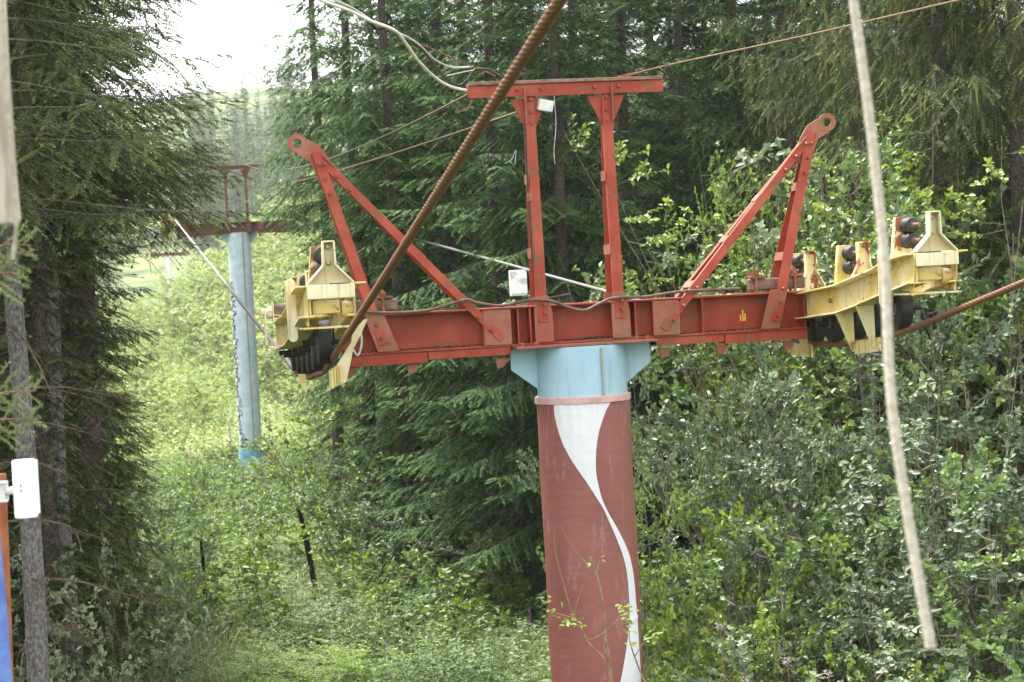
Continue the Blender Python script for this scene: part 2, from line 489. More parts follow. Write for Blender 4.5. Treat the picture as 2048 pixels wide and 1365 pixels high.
# ------------------------------------------------------------------ spruce
def spruce_parts(seed, H, R, hb, sec=0.12, ter=0.05, tl=0.085, tw=0.020, whorl=0.36, droop=0.35, hang=0.45, ztop_dense=11.0, nbr=(4, 7), mats=('spruce', 'bark'), dead_to=None, r0=0.16, expo=0.8, lichen=0.0, skirt=None):
    rng = np.random.default_rng(seed)
    P_, D_, N_, L_, W_, T_ = [], [], [], [], [], []
    wood = MB()
    lich = []
    dead = MB()
    tr = []
    zz = 0.0
    while zz < H:
        tr.append((0.05*math.sin(zz*0.7+seed), 0.05*math.cos(zz*0.5+seed*2), zz)); zz += 0.8
    tr.append((0, 0, H))
    rs = [max(0.012, r0*(1-p[2]/H)**0.85*(1.25 if p[2] < 0.5 else 1)) for p in tr]
    trunk = MB().tube(tr, rs, 12)
    z = hb
    while z < H-0.25:
        fine = z < ztop_dense
        Lm = R*min(1.0, ((1-z/H)*1.12))**expo
        if skirt and z < skirt[0]: Lm *= skirt[1]
        for k in range(int(rng.integers(*nbr))):
            az = rng.uniform(0, 2*PI)
            L = Lm*rng.uniform(0.62, 1.12)
            zb = z+rng.uniform(-0.15, 0.15)
            d0 = np.array([math.cos(az), math.sin(az), 0.0])
            side = np.array([-d0[1], d0[0], 0.0])
            pit = -0.10+0.45*(z/H)**1.5+rng.normal(0, 0.07)
            dr = droop*rng.uniform(0.6, 1.3)*(1-z/H*0.6)
            bend = rng.normal(0, 0.10)
            shade_t = rng.normal(0, 0.10)
            def pos(s):
                s = np.asarray(s)[..., None]
                return np.array([0, 0, zb])+d0*(L*s*(1-0.05*s))+side*(bend*L*s*s)+np.array([0, 0, 1.0])*(L*(pit*s-dr*s**1.6+0.62*dr*s**3))
            ss = np.linspace(0, 1, 6)
            bp = pos(ss)
            wood.tube([tuple(p) for p in bp], [max(0.004, 0.011*(L/2)**0.6*(1-0.85*s)) for s in ss], 4, False)
            st = sec*(1.0 if fine else 1.8)
            n2 = max(4, int(L/st))
            s2 = np.linspace(0.16, 1.0, n2)+rng.uniform(-0.5, 0.5, n2)*0.4/n2
            s2 = np.clip(s2, 0.05, 1.0)
            p2 = pos(s2)
            tan = unit(pos(np.minimum(s2+0.03, 1.03))-pos(s2-0.03))
            sg = np.where(np.arange(n2) % 2 == 0, 1.0, -1.0)
            sd_ = unit(np.cross(tan, np.array([0, 0, 1.0])))
            fa = np.where(s2 > 0.94, 0.25, rng.uniform(0.7, 1.1, n2))
            d2 = tan*np.cos(fa)[:, None]+sd_*(sg*np.sin(fa))[:, None]
            hg = hang*rng.uniform(0.3, 1.5, n2)
            d2[:, 2] -= hg
            d2 = unit(d2)
            l2 = np.clip(0.38*L*(1-s2)**0.75*rng.uniform(0.6, 1.2, n2)+0.14, 0.12, 0.70)
            tt = ter*(1.0 if fine else 1.7)
            mmax = int(0.85/tt)+2
            u = np.arange(mmax)*tt
            mask = u[None, :] < l2[:, None]
            base = p2[:, None, :]+d2[:, None, :]*u[None, :, None]-np.array([0, 0, 1.0])*((0.35*u**2)[None, :, None])
            s_t = unit(np.cross(d2, np.array([0, 0, 1.0])+0.25*rng.normal(size=3)))
            rel = u[None, :]/l2[:, None]
            for sgn in (1, -1):
                dd = d2[:, None, :]*0.80+sgn*s_t[:, None, :]*0.70+rng.normal(0, 0.10, (n2, mmax, 3))
                dd[..., 2] -= 0.20
                ln = tl*(1.2-0.75*rel)*rng.uniform(0.7, 1.25, (n2, mmax))*(1.0 if fine else 1.6)
                P_.append(base[mask]); D_.append(dd[mask]); L_.append(ln[mask])
                nn = np.array([0, 0, 1.0])+rng.normal(0, 0.25, (n2, 1, 3))+rng.normal(0, 0.22, (n2, mmax, 3))
                N_.append(nn[mask])
                W_.append(np.full(mask.sum(), tw*(1.0 if fine else 1.7)))
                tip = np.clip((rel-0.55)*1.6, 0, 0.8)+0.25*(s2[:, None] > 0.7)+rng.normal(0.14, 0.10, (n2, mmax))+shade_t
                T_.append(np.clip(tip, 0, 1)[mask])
            ue = l2
            pe = p2+d2*(ue*0.92)[:, None]-np.array([0, 0, 1.0])*(0.35*ue**2)[:, None]
            P_.append(pe); dn = d2.copy(); dn[:, 2] -= 0.3*ue; D_.append(dn)
            L_.append(np.full(n2, tl*1.1)); W_.append(np.full(n2, tw*1.2)); N_.append(np.array([0, 0, 1.0])+rng.normal(0, 0.3, (n2, 3)))
            T_.append(np.clip(rng.normal(0.8, 0.15, n2), 0, 1))
            if lichen and fine:
                for q in range(int(L/0.10*lichen)):
                    i = int(rng.integers(0, n2))
                    lich.append(p2[i]+d2[i]*rng.uniform(0, l2[i]))
        z += whorl*rng.uniform(0.8, 1.2)*(1.0 if fine else 1.35)
    if dead_to is not None:
        z = dead_to
        while z < hb+1.0:
            for k in range(3):
                az = rng.uniform(0, 2*PI); L = rng.uniform(0.4, 1.5)
                d0 = np.array([math.cos(az), math.sin(az), rng.uniform(-0.3, 0.1)])
                pts = [np.array([0, 0, z])+d0*L*s+np.array([0, 0, -0.25*L*s*s]) for s in (0, 0.35, 0.7, 1)]
                dead.tube([tuple(p) for p in pts], [0.012, 0.009, 0.006, 0.003], 4, False)
                for q in range(int(L*14)):
                    s = rng.uniform(0.25, 1)
                    p = np.array([0, 0, z])+d0*L*s+np.array([0, 0, -0.25*L*s*s])
                    dv = d0*0.6+rng.normal(0, 0.5, 3)
                    ln = rng.uniform(0.12, 0.38)
                    dead.tube([tuple(p), tuple(p+dv*ln*0.5), tuple(p+dv*ln+np.array([0, 0, -0.05]))], [0.004, 0.003, 0.0015], 3, False)
            z += rng.uniform(0.25, 0.6)
    V, F, _ = leaf_diamonds(np.concatenate(P_), np.concatenate(D_), np.concatenate(N_), np.concatenate(L_), np.concatenate(W_))
    parts = {'trunk': trunk.mesh('trunk', M[mats[1]], True), 'branches': wood.mesh('branches', M['bark' if mats[1] == 'bark' else 'twig']),
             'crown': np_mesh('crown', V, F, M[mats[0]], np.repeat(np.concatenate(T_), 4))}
    if dead.v:
        parts['dead_branches'] = dead.mesh('dead_branches', M['dead'])
    if lich:
        A = np.array(lich); n = len(A)
        L = rng.uniform(0.12, 0.45, n)
        D = np.array([0, 0, -1.0])+rng.normal(0, 0.12, (n, 3))
        V, F, _ = leaf_diamonds(A, D, rng.normal(size=(n, 3)), L, rng.uniform(0.012, 0.035, n))
        parts['hanging_lichen'] = np_mesh('hanging_lichen', V, F, M['lichen'], np.repeat(rng.uniform(0, 1, n), 4))
    return parts

def plant(name, parts, x, y, label, cat, group=None, scale=1.0, rz=None, z=None, lean=(0, 0), seed=0):
    r = random.Random(seed*7919+int(x*131)+int(y*17))
    o = empty(name, (x, y, (gz(x, y) if z is None else z)-0.05), label, cat, group)
    o.rotation_euler = (lean[0], lean[1], r.uniform(0, 2*PI) if rz is None else rz)
    o.scale = (scale, scale, scale)
    for k, me in parts.items():
        link(k, me, o)
    return o

# ------------------------------------------------------------------ broadleaf bushes
def bush_parts(seed, H, R, nst=9, leaf=0.075, lw=0.042, mat='leaf_grey', twigs=7, per=16, bare=0.25, wood='twig', up=0.5, twl=0.48, shell=False):
    rng = np.random.default_rng(seed)
    w = MB()
    P_, D_, T_ = [], [], []
    def curve(a, d, L, n, sag, wob):
        pts = [np.array(a)]
        dd = unit(np.array(d, float))
        for i in range(n):
            dd = unit(dd+rng.normal(0, wob, 3)+np.array([0, 0, sag]))
            pts.append(pts[-1]+dd*L/n)
        return pts
    for s in range(nst):
        az = 2*PI*(s+rng.uniform(0, 0.8))/nst
        tilt = rng.uniform(0.1, 0.75)
        L = H*rng.uniform(0.8, 1.08)/math.cos(min(tilt, 0.6))*0.95
        d = np.array([math.cos(az)*math.sin(tilt)*R/H*2.0, math.sin(az)*math.sin(tilt)*R/H*2.0, math.cos(tilt)])
        st = curve((0.12*math.cos(az), 0.12*math.sin(az), 0), d, L, 9, 0.03, 0.07)
        w.tube([tuple(p) for p in st], [max(0.005, 0.022*H/4*(1-i/9.5)) for i in range(10)], 5, False)
        for b in range(twigs):
            f = bare+(1-bare)*(b+rng.uniform(0, 1))/twigs
            i = min(8, int(f*9)); a = st[i]+(st[i+1]-st[i])*(f*9-i)
            az2 = rng.uniform(0, 2*PI)
            L2 = (0.38*R*(1.15-f)+0.25)*rng.uniform(0.7, 1.2)
            br = curve(a, (math.cos(az2), math.sin(az2), rng.uniform(-0.15, up)), L2, 5, 0.0, 0.16)
            w.tube([tuple(p) for p in br], [0.008, 0.007, 0.006, 0.005, 0.004, 0.002], 4, False)
            ntw = max(3, int(L2/0.16*rng.uniform(0.5, 1.6)))
            btint = rng.normal(0, 0.16)
            for t in range(ntw):
                g = 0.25+0.75*(t+rng.uniform(0, 1))/ntw
                j = min(4, int(g*5)); a3 = br[j]+(br[j+1]-br[j])*(g*5-j)
                dir3 = unit(br[j+1]-br[j])*1.3+rng.normal(0, 0.55, 3)*np.array([1, 1, 0.6])+np.array([0, 0, 0.12])
                tw = curve(a3, dir3, twl*rng.uniform(0.5, 1.2), 4, 0.04, 0.12)
                w.tube([tuple(p) for p in tw], [0.004, 0.0035, 0.003, 0.002, 0.001], 3, False)
                if shell and math.hypot(a3[0], a3[1]) < 0.42*R and a3[2] < 0.72*H and rng.uniform() < 0.75: continue
                q = rng.uniform(0.1, 1, per)*4
                q[:2] = 3.99
                qi = np.minimum(q.astype(int), 3)
                tw = np.array(tw)
                pp = tw[qi]+(tw[qi+1]-tw[qi])*(q-qi)[:, None]
                td = unit(tw[qi+1]-tw[qi])
                P_.append(pp)
                D_.append(td*0.6+rng.normal(0, 0.65, (per, 3))*np.array([1, 1, 0.55])-np.array([0, 0, 0.05]))
                T_.append(np.clip(rng.normal(0.40, 0.15)+btint+rng.normal(0, 0.15, per)+0.30*(q > 3.2), 0, 1))
    P = np.concatenate(P_); D = np.concatenate(D_); T = np.concatenate(T_)
    n = len(P)
    Nn = np.array([0, 0, 0.8])+unit(P*np.array([1, 1, 0.0]))*rng.uniform(0.1, 1.0, (n, 1))+rng.normal(0, 0.38, (n, 3))
    L = leaf*rng.uniform(0.6, 1.2, n)
    V, F, k = leaf_ovals(P, D, Nn, L, L*(lw/leaf))
    return {'stems': w.mesh('stems', M[wood]), 'leaves': np_mesh('leaves', V, F, M[mat], np.repeat(T, k))}

# ------------------------------------------------------------------ small plants
def herb_mesh(seed, h=0.5, nst=5, nl=9, leaf=0.085, lw=0.05, mat='herb', pairs=False):
    rng = np.random.default_rng(seed)
    P_, D_, T_ = [], [], []
    V2, F2 = [], []
    for s in range(nst):
        a = np.array([rng.normal(0, 0.12), rng.normal(0, 0.12), 0])
        d = unit(np.array([rng.normal(0, 0.25), rng.normal(0, 0.25), 1.0]))
        L = h*rng.uniform(0.6, 1.15)
        q = rng.uniform(0.2, 1, nl)
        pp = a+d*(q*L)[:, None]
        az = rng.uniform(0, 2*PI, nl)
        P_.append(pp)
        D_.append(np.stack([np.cos(az), np.sin(az), rng.uniform(-0.25, 0.5, nl)], 1))
        T_.append(np.clip(0.25+0.5*q+rng.normal(0, 0.15, nl), 0, 1))
        if pairs:
            for k in range(5):
                az = rng.uniform(0, 2*PI)
                dv = np.array([math.cos(az), math.sin(az), 0.25]); sv = np.array([-dv[1], dv[0], 0])
                b = a+d*(L*rng.uniform(0.45, 1))
                for j in range(6):
                    for sg in (1, -1):
                        P_.append((b+dv*(0.05+0.04*j))[None]); D_.append((dv*0.5+sg*sv)[None]); T_.append(np.array([0.7]))
        w = 0.004
        i0 = len(V2)
        V2 += [a+np.array([w, 0, 0]), a-np.array([w, 0, 0]), a+d*L-np.array([w/2, 0, 0]), a+d*L+np.array([w/2, 0, 0])]
        F2.append((i0, i0+1, i0+2, i0+3))
    P = np.concatenate(P_); n = len(P)
    L = leaf*rng.uniform(0.6, 1.25, n)
    V, F, k = leaf_ovals(P, np.concatenate(D_), np.array([0, 0, 1.0])+rng.normal(0, 0.3, (n, 3)), L, L*(lw/leaf))
    T = np.repeat(np.concatenate(T_), k)
    V2 = np.array(V2)
    return np_mesh('herb', np.concatenate([V, V2]), np.concatenate([F, np.array(F2)+len(V)]), M[mat], np.concatenate([T, np.full(len(V2), 0.2)]))
def grass_mesh(seed, n=46, h=0.55, spread=0.16):
    rng = np.random.default_rng(seed)
    a = np.stack([rng.normal(0, spread, n), rng.normal(0, spread, n), np.zeros(n)], 1)
    az = rng.uniform(0, 2*PI, n)
    o = np.stack([np.cos(az), np.sin(az), np.zeros(n)], 1)
    L = h*rng.uniform(0.5, 1.2, n)[:, None]
    ben = rng.uniform(0.2, 0.8, n)[:, None]
    up = np.array([0, 0, 1.0])
    s = np.stack([-np.sin(az), np.cos(az), np.zeros(n)], 1)*0.006
    m = a+up*L*0.55+o*L*ben*0.25
    t = a+up*L*(1-0.45*ben)+o*L*ben*0.75
    V = np.stack([a-s, a+s, m+s, m-s, t+s*0.2, t-s*0.2], 1).reshape(-1, 3)
    b = np.arange(n)[:, None]*6
    F = np.concatenate([b+np.array([[0, 1, 2, 3]]), b+np.array([[3, 2, 4, 5]])])
    T = np.clip(np.repeat(rng.uniform(0.1, 0.8, n), 6)+np.tile([0, 0, 0.1, 0.1, 0.3, 0.3], n), 0, 1)
    return np_mesh('grass_tuft', V, F, M['grass'], T)
def fern_mesh(seed, nf=11, L=0.85):
    rng = np.random.default_rng(seed)
    P_, D_, L_, T_ = [], [], [], []
    for f in range(nf):
        az = 2*PI*(f+rng.uniform(0, 0.7))/nf
        o = np.array([math.cos(az), math.sin(az), 0]); sv = np.array([-o[1], o[0], 0])
        LL = L*rng.uniform(0.75, 1.15)
        s = np.linspace(0.12, 1, 26)
        p = o*(LL*0.75*s)[:, None]+np.array([0, 0, 1.0])*(LL*(0.95*s-0.62*s**2.2))[:, None]
        tg = unit(np.gradient(p, axis=0))
        wl = 0.20*LL*np.sin(PI*np.clip(s*0.92+0.05, 0, 1))**0.8+0.015
        for sg in (1, -1):
            P_.append(p); D_.append(tg*0.35+sg*sv-np.array([0, 0, 0.15])); L_.append(wl)
            T_.append(np.clip(0.3+0.5*s+rng.normal(0, 0.08, 26), 0, 1))
    P = np.concatenate(P_); n = len(P)
    V, F, k = leaf_ovals(P, np.concatenate(D_), np.array([0, 0, 1.0])+rng.normal(0, 0.15, (n, 3)), np.concatenate(L_), np.full(n, 0.040), 0.1)
    return np_mesh('fronds', V, F, M['fern'], np.repeat(np.concatenate(T_), k))

# =================================================================== THE SETTING
def terrain():
    xs = np.unique(np.concatenate([np.linspace(-700, -80, 40), np.linspace(-80, -16, 65), np.linspace(-16, 16, 90), np.linspace(16, 80, 50), np.linspace(80, 700, 40)]))
    ys = np.unique(np.concatenate([np.linspace(-80, 0, 12), np.linspace(0, 90, 150), np.linspace(90, 300, 105), np.linspace(300, 900, 80)]))
    X, Y = np.meshgrid(xs, ys)
    Z = ground(X, Y)
    V = np.stack([X, Y, Z], -1).reshape(-1, 3)
    nx, ny = len(xs), len(ys)
    i = (np.arange(ny-1)[:, None]*nx+np.arange(nx-1)[None, :]).ravel()
    F = np.stack([i, i+1, i+nx+1, i+nx], 1)
    me = np_mesh('ground', V, F, M['ground'])
    me.shade_smooth()
    o = link('ground', me)
    o['kind'] = 'structure'
terrain()

# =================================================================== THE NEAR PYLON
bolt_me = MB().lathe([(0.017, 0.0), (0.017, 0.012), (0.013, 0.020)], (0, 0, 0), (0, -1, 0), 6).mesh('bolt', M['red'])
bolt_rust_me = MB().lathe([(0.020, 0.0), (0.020, 0.014), (0.015, 0.024)], (0, 0, 0), (0, -1, 0), 6).mesh('bolt', M['rust'])
def bolt(parent, p, me=None):
    o = link('bolt', me or bolt_me, parent)
    o.location = p
    return o
def angle_leg(mb, a, b, w, t, wx, dy):
    """angle iron a-b: a face in the XZ plane, w wide, and a flange of depth dy (sign gives direction) on its wx side"""
    a, b = Vector(a), Vector(b)
    d = (b-a).normalized()
    s = Vector((1, 0, 0)); s = (s-d*s.dot(d)).normalized()
    mb.bar(a, b, w, t, s)
    n = d.cross(s)
    if n.y < 0: n = -n
    off = s*(wx*(w/2-t/2))+n*(dy/2+math.copysign(t/2+0.0005, dy))
    mb.bar(a+off, b+off, t, abs(dy), s)

def make_pylon(wrapped=True):
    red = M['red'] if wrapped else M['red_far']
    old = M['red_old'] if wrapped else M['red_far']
    lab = ('red lift pylon with blue head and its trunk wrapped in brown and white tarpaulin' if wrapped else 'blue lift pylon with graffiti and dark red crossarm beyond the yellow pulleys')
    py = empty('lift_pylon', ORG, lab, 'lift pylon', 'lift pylons along the cableway', YAW)
    # --- trunk
    rt = 0.362
    foot = -(ORG.z+0.6) if wrapped else -7.7
    top_z = -0.405
    tk = MB().lathe([(rt, foot), (rt, -0.004)], (0, 0, 0), (0, 0, 1), 56)
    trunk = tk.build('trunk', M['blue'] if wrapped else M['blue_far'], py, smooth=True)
    MB().bar((0.09, -rt-0.001, -0.41 if wrapped else foot), (0.09, -rt-0.001, -0.02), 0.016, 0.012, (1, 0, 0)).build('weld_seam', M['rust'] if not wrapped else plain_seam, trunk)
    for sgn in (-1, 1):                        # gusset wings under the head plate
        poly = [(sgn*(rt-0.03), -0.006), (sgn*0.575, -0.006), (sgn*0.575, -0.17), (sgn*(rt-0.03), -0.36)]
        MB().prism(poly, (0, 1, 0), th=0.016).build('gusset_wing', M['blue'] if wrapped else M['blue_far'], py, 0.003)
    hp = MB().box((-0.575, -0.30, 0.0), (0.57, 0.30, 0.022)).build('head_plate', old, py, 0.003)
    if wrapped:
        # wrap: a tarpaulin sleeve with puckers near the top; the white ribbon is a panel sewn into it
        def rw(a, z):
            pk = 0.007*math.exp((z-top_z)/0.16)*math.sin(a*34+2*math.sin(a*5))+0.004*math.sin(z*5+a*3)
            pk += 0.010*math.exp(-((z+2.18+0.03*math.sin(a*3))/0.014)**2)
            return 0.374+pk*0.8
        # ribbon outline, measured on the photograph: (row y, left x, right x)
        rows = [(797, 1109, 1221), (830, 1110, 1203), (860, 1116, 1192), (890, 1125, 1186), (920, 1139, 1184), (950, 1157, 1185), (975, 1173, 1190), (1000, 1187, 1196), (1020, 1200, 1205),
                (1035, 1206, 1212), (1060, 1217, 1227), (1090, 1230, 1243), (1120, 1242, 1257), (1150, 1250, 1265), (1180, 1254, 1270), (1215, 1256, 1274), (1250, 1256, 1277), (1290, 1250, 1279), (1330, 1243, 1281), (1365, 1236, 1283), (1410, 1226, 1284), (1460, 1216, 1284)]
        def ang(px, yy):
            x = B(px, yy, -0.25).x
            return math.asin(max(-0.985, min(0.985, x/0.374)))
        zs_r = [B(1165, r[0], -0.37).z for r in rows]
        aL = [ang(r[1], r[0]) for r in rows]
        aR = [ang(r[2], r[0]) for r in rows]
        zs = np.linspace(top_z, foot+0.3, 150)
        nseg = 288
        mb = MB()
        vs, fs = [], []
        for z in zs:
            for k in range(nseg):
                a = 2*PI*k/nseg
                r = rw(a, z)
                vs.append((r*math.sin(a), -r*math.cos(a), z))
        for i in range(len(zs)-1):
            for k in range(nseg):
                k2 = (k+1) % nseg
                fs.append((i*nseg+k, i*nseg+k2, (i+1)*nseg+k2, (i+1)*nseg+k))
        wr = mb.add(vs, fs).build('tarpaulin_wrap', M['wrap'], py, smooth=True)
        vs, fs = [], []
        zz = np.linspace(zs_r[0], zs_r[-1], 150)
        il = np.interp(-zz, [-z for z in zs_r], aL); ir = np.interp(-zz, [-z for z in zs_r], aR)
        def sm(a):
            for _ in range(6):
                a = np.concatenate([a[:1], (a[:-2]+2*a[1:-1]+a[2:])/4, a[-1:]])
            return a
        il, ir = sm(il), sm(ir)
        for z, a0, a1 in zip(zz, il, ir):
            for k in range(31):
                a = a0+(a1-a0)*k/30
                r = rw(a, z)+0.0035
                vs.append((r*math.sin(a), -r*math.cos(a), z))
        for i in range(len(zz)-1):
            for k in range(30):
                fs.append((i*31+k, i*31+k+1, (i+1)*31+k+1, (i+1)*31+k))
        # carry the ribbon on below the frame as a widening panel
        rb = MB().add(vs, fs).build('white_ribbon_panel', M['ribbon'], wr, smooth=True)
        MB().lathe([(0.381, -0.455), (0.388, -0.452), (0.388, -0.405), (0.381, -0.400)], (0, 0, 0), (0, 0, 1), 64).build('strap_band', M['band'], py, smooth=True)
    else:
        MB().lathe([(0.47, foot), (0.46, foot+0.5), (0.40, foot+0.62), (0.366, foot+0.95)], (0, 0, 0), (0, 0, 1), 32).build('painted_base', M['blue_base'], py, smooth=True)
        g = MB()
        rng = random.Random(4)
        for k in range(34):
            z0 = -1.6-k*0.15; a0 = rng.uniform(-1.25, -0.75)
            pts = []
            ph, kk = rng.uniform(0, 6), rng.choice([1, 2, 2, 3])
            for q in range(12):
                a = a0+0.20*math.sin(q*0.55*kk+ph); z = z0+0.10*math.cos(q*0.6+ph)-q*0.006
                pts.append(((rt+0.004)*math.sin(a), -(rt+0.004)*math.cos(a), z))
            g.tube(pts, 0.011, 5)
        g.build('graffiti', M['graffiti'], trunk)
    # --- crossarm: I beam
    z0, z1, hw = 0.024, 0.337, 0.13
    xl, xr = -1.92, 1.875
    bm = MB()
    bm.box((xl, -hw, z0), (xr, hw, z0+0.016))
    bm.box((xl, -hw, z1-0.016), (xr, hw, z1))
    bm.box((xl, -0.008, z0+0.0161), (xr, 0.008, z1-0.0161))
    beam = bm.build('crossarm_beam', red, py, 0.003)
    for x in (-1.9, -0.80, -0.52, -0.42, 0.44, 0.60, 1.0, 1.862):
        MB().box((x-0.006, -hw+0.006, z0+0.0165), (x+0.006, -0.0085, z1-0.0165)).build('stiffener', red, beam)
    for sgn in (-1, 1):                        # packing channel bolted under each arm
        a, b = (xl, -0.59) if sgn < 0 else (0.60, xr)
        m_ = MB()
        xs = a+(b-a)*(0.5 if sgn < 0 else 0.45)
        for (p, q, h) in ((a, xs-0.004, 0.088 if sgn < 0 else 0.066), (xs+0.004, b, 0.066 if sgn < 0 else 0.082)):
            m_.box((p, -hw+0.012, z0-h), (q, -hw+0.020, z0-0.001))
            m_.box((p, -hw+0.0205, z0-h), (q, hw-0.02, z0-h+0.008))
            m_.box((p, hw-0.028, z0-h), (q, hw-0.02, z0-0.001))
        m_.build('packing_channel', red, beam, 0.002)
        for x in ((-1.87, -1.37, -0.66) if sgn < 0 else (0.68, 1.16, 1.73)):
            MB().prism([(x-0.05, z0-0.09), (x+0.06, z0-0.09), (x+0.02, z0-0.16), (x-0.035, z0-0.175)], (0, 1, 0), (0, -0.06, 0), th=0.03).build('lug', M['red_old'] if wrapped else red, beam, 0.002)
    # --- needle litter lying on the lower flange
    if wrapped:
        rng = np.random.default_rng(3)
        V, F = [], []
        for k in range(2600):
            x = rng.uniform(xl+0.05, xr-0.05)
            if abs(x) > 0.9 and rng.uniform() < 0.25: continue
            hgt = 0.022*max(0, 0.55+0.5*math.sin(x*5.1+1)+0.3*math.sin(x*13))
            y = rng.uniform(-hw+0.006, -0.012)
            p = np.array([x, y, z0+0.0175+rng.uniform(0, hgt)*(1-abs((y+0.06)/0.075)*0.8)])
            d = rng.normal(size=3); d[2] *= 0.3; d = d/np.linalg.norm(d)
            sdv = np.cross(d, rng.normal(size=3)); sdv = sdv/np.linalg.norm(sdv)
            L, W = rng.uniform(0.008, 0.03), rng.uniform(0.003, 0.008)
            i0 = len(V)
            V += [p-d*L/2, p+sdv*W, p+d*L/2, p-sdv*W]
            F.append((i0, i0+1, i0+2, i0+3))
        o = link('needle_litter', np_mesh('needle_litter', np.array(V), np.array(F), M['litter']), beam)
        o['kind'] = 'stuff'
        dab = MB()
        for (dx, hh) in ((-0.02, 0.05), (0.0, 0.09), (0.018, 0.06), (0.004, 0.03)):
            dab.box((1.37+dx-0.006, -0.0105, 0.115), (1.37+dx+0.006, -0.0085, 0.115+hh))
        dab.build('yellow_paint_mark', M['ochre'], beam)
    # --- lower plates for columns
    zb, zt = z0+0.017, z1+0.06
    for sgn in (-1, 1):
        for yy in (-1, 1):
            cx = 0.315*sgn
            poly = [(cx-0.075, zb), (cx+0.075, zb), (cx+0.075, 0.26), (cx+0.045, 0.41), (cx-0.06, 0.41), (cx-0.075, 0.30)]
            MB().prism(poly, (0, 1, 0), (0, yy*(hw+0.008), 0), th=0.012).build('column_foot_plate', old, py, 0.002)
    # --- columns: two angle irons each, splayed front to back, and the top bar
    ztop = 2.045
    for sgn in (-1, 1):
        cx = 0.315*sgn
        col = MB()
        for yy in (-1, 1):
            angle_leg(col, (cx-0.005, yy*(hw+0.020), 0.20), (cx, yy*0.030, ztop), 0.078, 0.009, -1 if yy < 0 else 1, -0.055*yy if False else (0.055 if yy < 0 else -0.055))
        c = col.build('column', red, py, 0.0015)
        for t in (0.30, 0.62):                 # battens
            zz = 0.2+(ztop-0.2)*t
            yy = (hw+0.02)*(1-t)+0.03*t
            MB().box((cx-0.052, -yy, zz-0.04), (cx-0.045, yy, zz+0.04)).build('batten', old, c)
        poly = [(cx-0.155, ztop-0.06), (cx+0.155, ztop-0.06), (cx+0.045, ztop-0.29), (cx-0.045, ztop-0.29)]
        MB().prism(poly, (0, 1, 0), (0, -0.018, 0), th=0.010).build('column_gusset', red, py, 0.002)
        MB().box((cx+0.040*sgn-0.005 if sgn > 0 else cx-0.045, -0.085, ztop-0.26), (cx+0.040*sgn+0.005 if sgn > 0 else cx-0.035, -0.045, ztop+0.02)).build('edge_rib', old, py)
        if wrapped:
            for dz in (0.02, 0.12, 0.21):
                bolt(c, (cx-0.005*sgn, -0.042, ztop-0.05-dz))
            for dx in (-0.10, 0.10):
                bolt(c, (cx+dx, -0.062, ztop+0.012))
            for dz in (0.30, 0.37):
                bolt(c, (cx+0.01, -hw-0.031, dz-0.03))
    tb = MB()
    tx0, tx1 = -0.81, 0.785
    tb.box((tx0, -0.056, ztop-0.045), (tx1, -0.046, ztop+0.052))
    tb.box((tx0, -0.0455, ztop+0.042), (tx1, 0.05, ztop+0.052))
    tb.build('top_bar', red, py, 0.002)
    MB().box((tx0+0.01, -0.075, ztop+0.054), (tx1-0.004, 0.06, ztop+0.082)).build('top_plank', M['plank'] if wrapped else red, py, 0.003)
    # --- A frames over the pulleys
    for sgn in (-1, 1):
        apx = Vector((2.035*sgn, 0, 1.60))
        inn = Vector((0.66*sgn, hw, 0.07)); out = Vector((1.60*sgn, hw, 0.08))
        for nm, ft in (('outer_brace', out), ('inner_brace', inn)):
            lm = MB()
            for yy in (-1, 1):
                a = Vector((ft.x, yy*(hw+0.020), ft.z+0.02)); b = Vector((apx.x+(0.0 if nm[0] == 'o' else -0.03*sgn), yy*0.016, apx.z+(0.03 if nm[0] == 'o' else -0.02)))
                angle_leg(lm, a, b, 0.080 if nm[0] == 'o' else 0.066, 0.009, sgn if nm[0] == 'o' else -sgn, -0.06*yy*(1 if nm[0] == 'i' else -1) if False else (0.05 if yy < 0 else -0.05))
            br = lm.build('brace', red, py, 0.0015)
            d = (apx-Vector((ft.x, 0, ft.z)))
            for t in ((0.35, 0.72) if nm[0] == 'o' else (0.22, 0.45, 0.66)):
                p = Vector((ft.x, 0, ft.z))+d*t
                yy = (hw+0.02)*(1-t)+0.016*t
                dd = d.normalized(); side = Vector((-dd.z, 0, dd.x))*(0.045 if d.x*sgn > 0 and sgn < 0 else 0.045)
                if side.z < 0: side = -side
                MB().bar(p+side-Vector((0, yy, 0)), p+side+Vector((0, yy, 0)), 0.07, 0.008, dd).build('batten', old, br)
            if wrapped:
                for t in (0.045, 0.115, 0.185) if nm[0] == 'o' else (0.06, 0.13, 0.22):
                    bolt(br, Vector((ft.x, 0, ft.z))+d*t+Vector((0, -hw-0.036+0.6*t*hw, 0)))
                if nm[0] == 'o':
                    for t in (0.80, 0.88, 0.955):
                        bolt(br, Vector((ft.x, 0, ft.z))+d*t+Vector((0, -0.055, 0)))
                else:
                    for t in (0.82, 0.89, 0.955):
                        bolt(br, Vector((ft.x, 0, ft.z))+d*t+Vector((0, -0.05, 0)))
        # lug plate at the apex with an eye
        lug_c = Vector((2.175*sgn, 0, 1.705))
        seg = 20
        outer = []
        ax = (lug_c-apx).normalized()
        a0 = math.atan2(ax.z, ax.x)
        for k in range(9):
            a = a0-PI/2+PI*k/8
            outer.append((lug_c.x+0.075*math.cos(a), lug_c.z+0.075*math.sin(a)))
        outer += [(apx.x+0.02*sgn-0.07*math.sin(a0), apx.z+0.09+0.02), (apx.x-0.10*sgn, apx.z-0.02), (apx.x-0.14*sgn, apx.z-0.22), (apx.x-0.03*sgn, apx.z-0.22)] if sgn < 0 else []
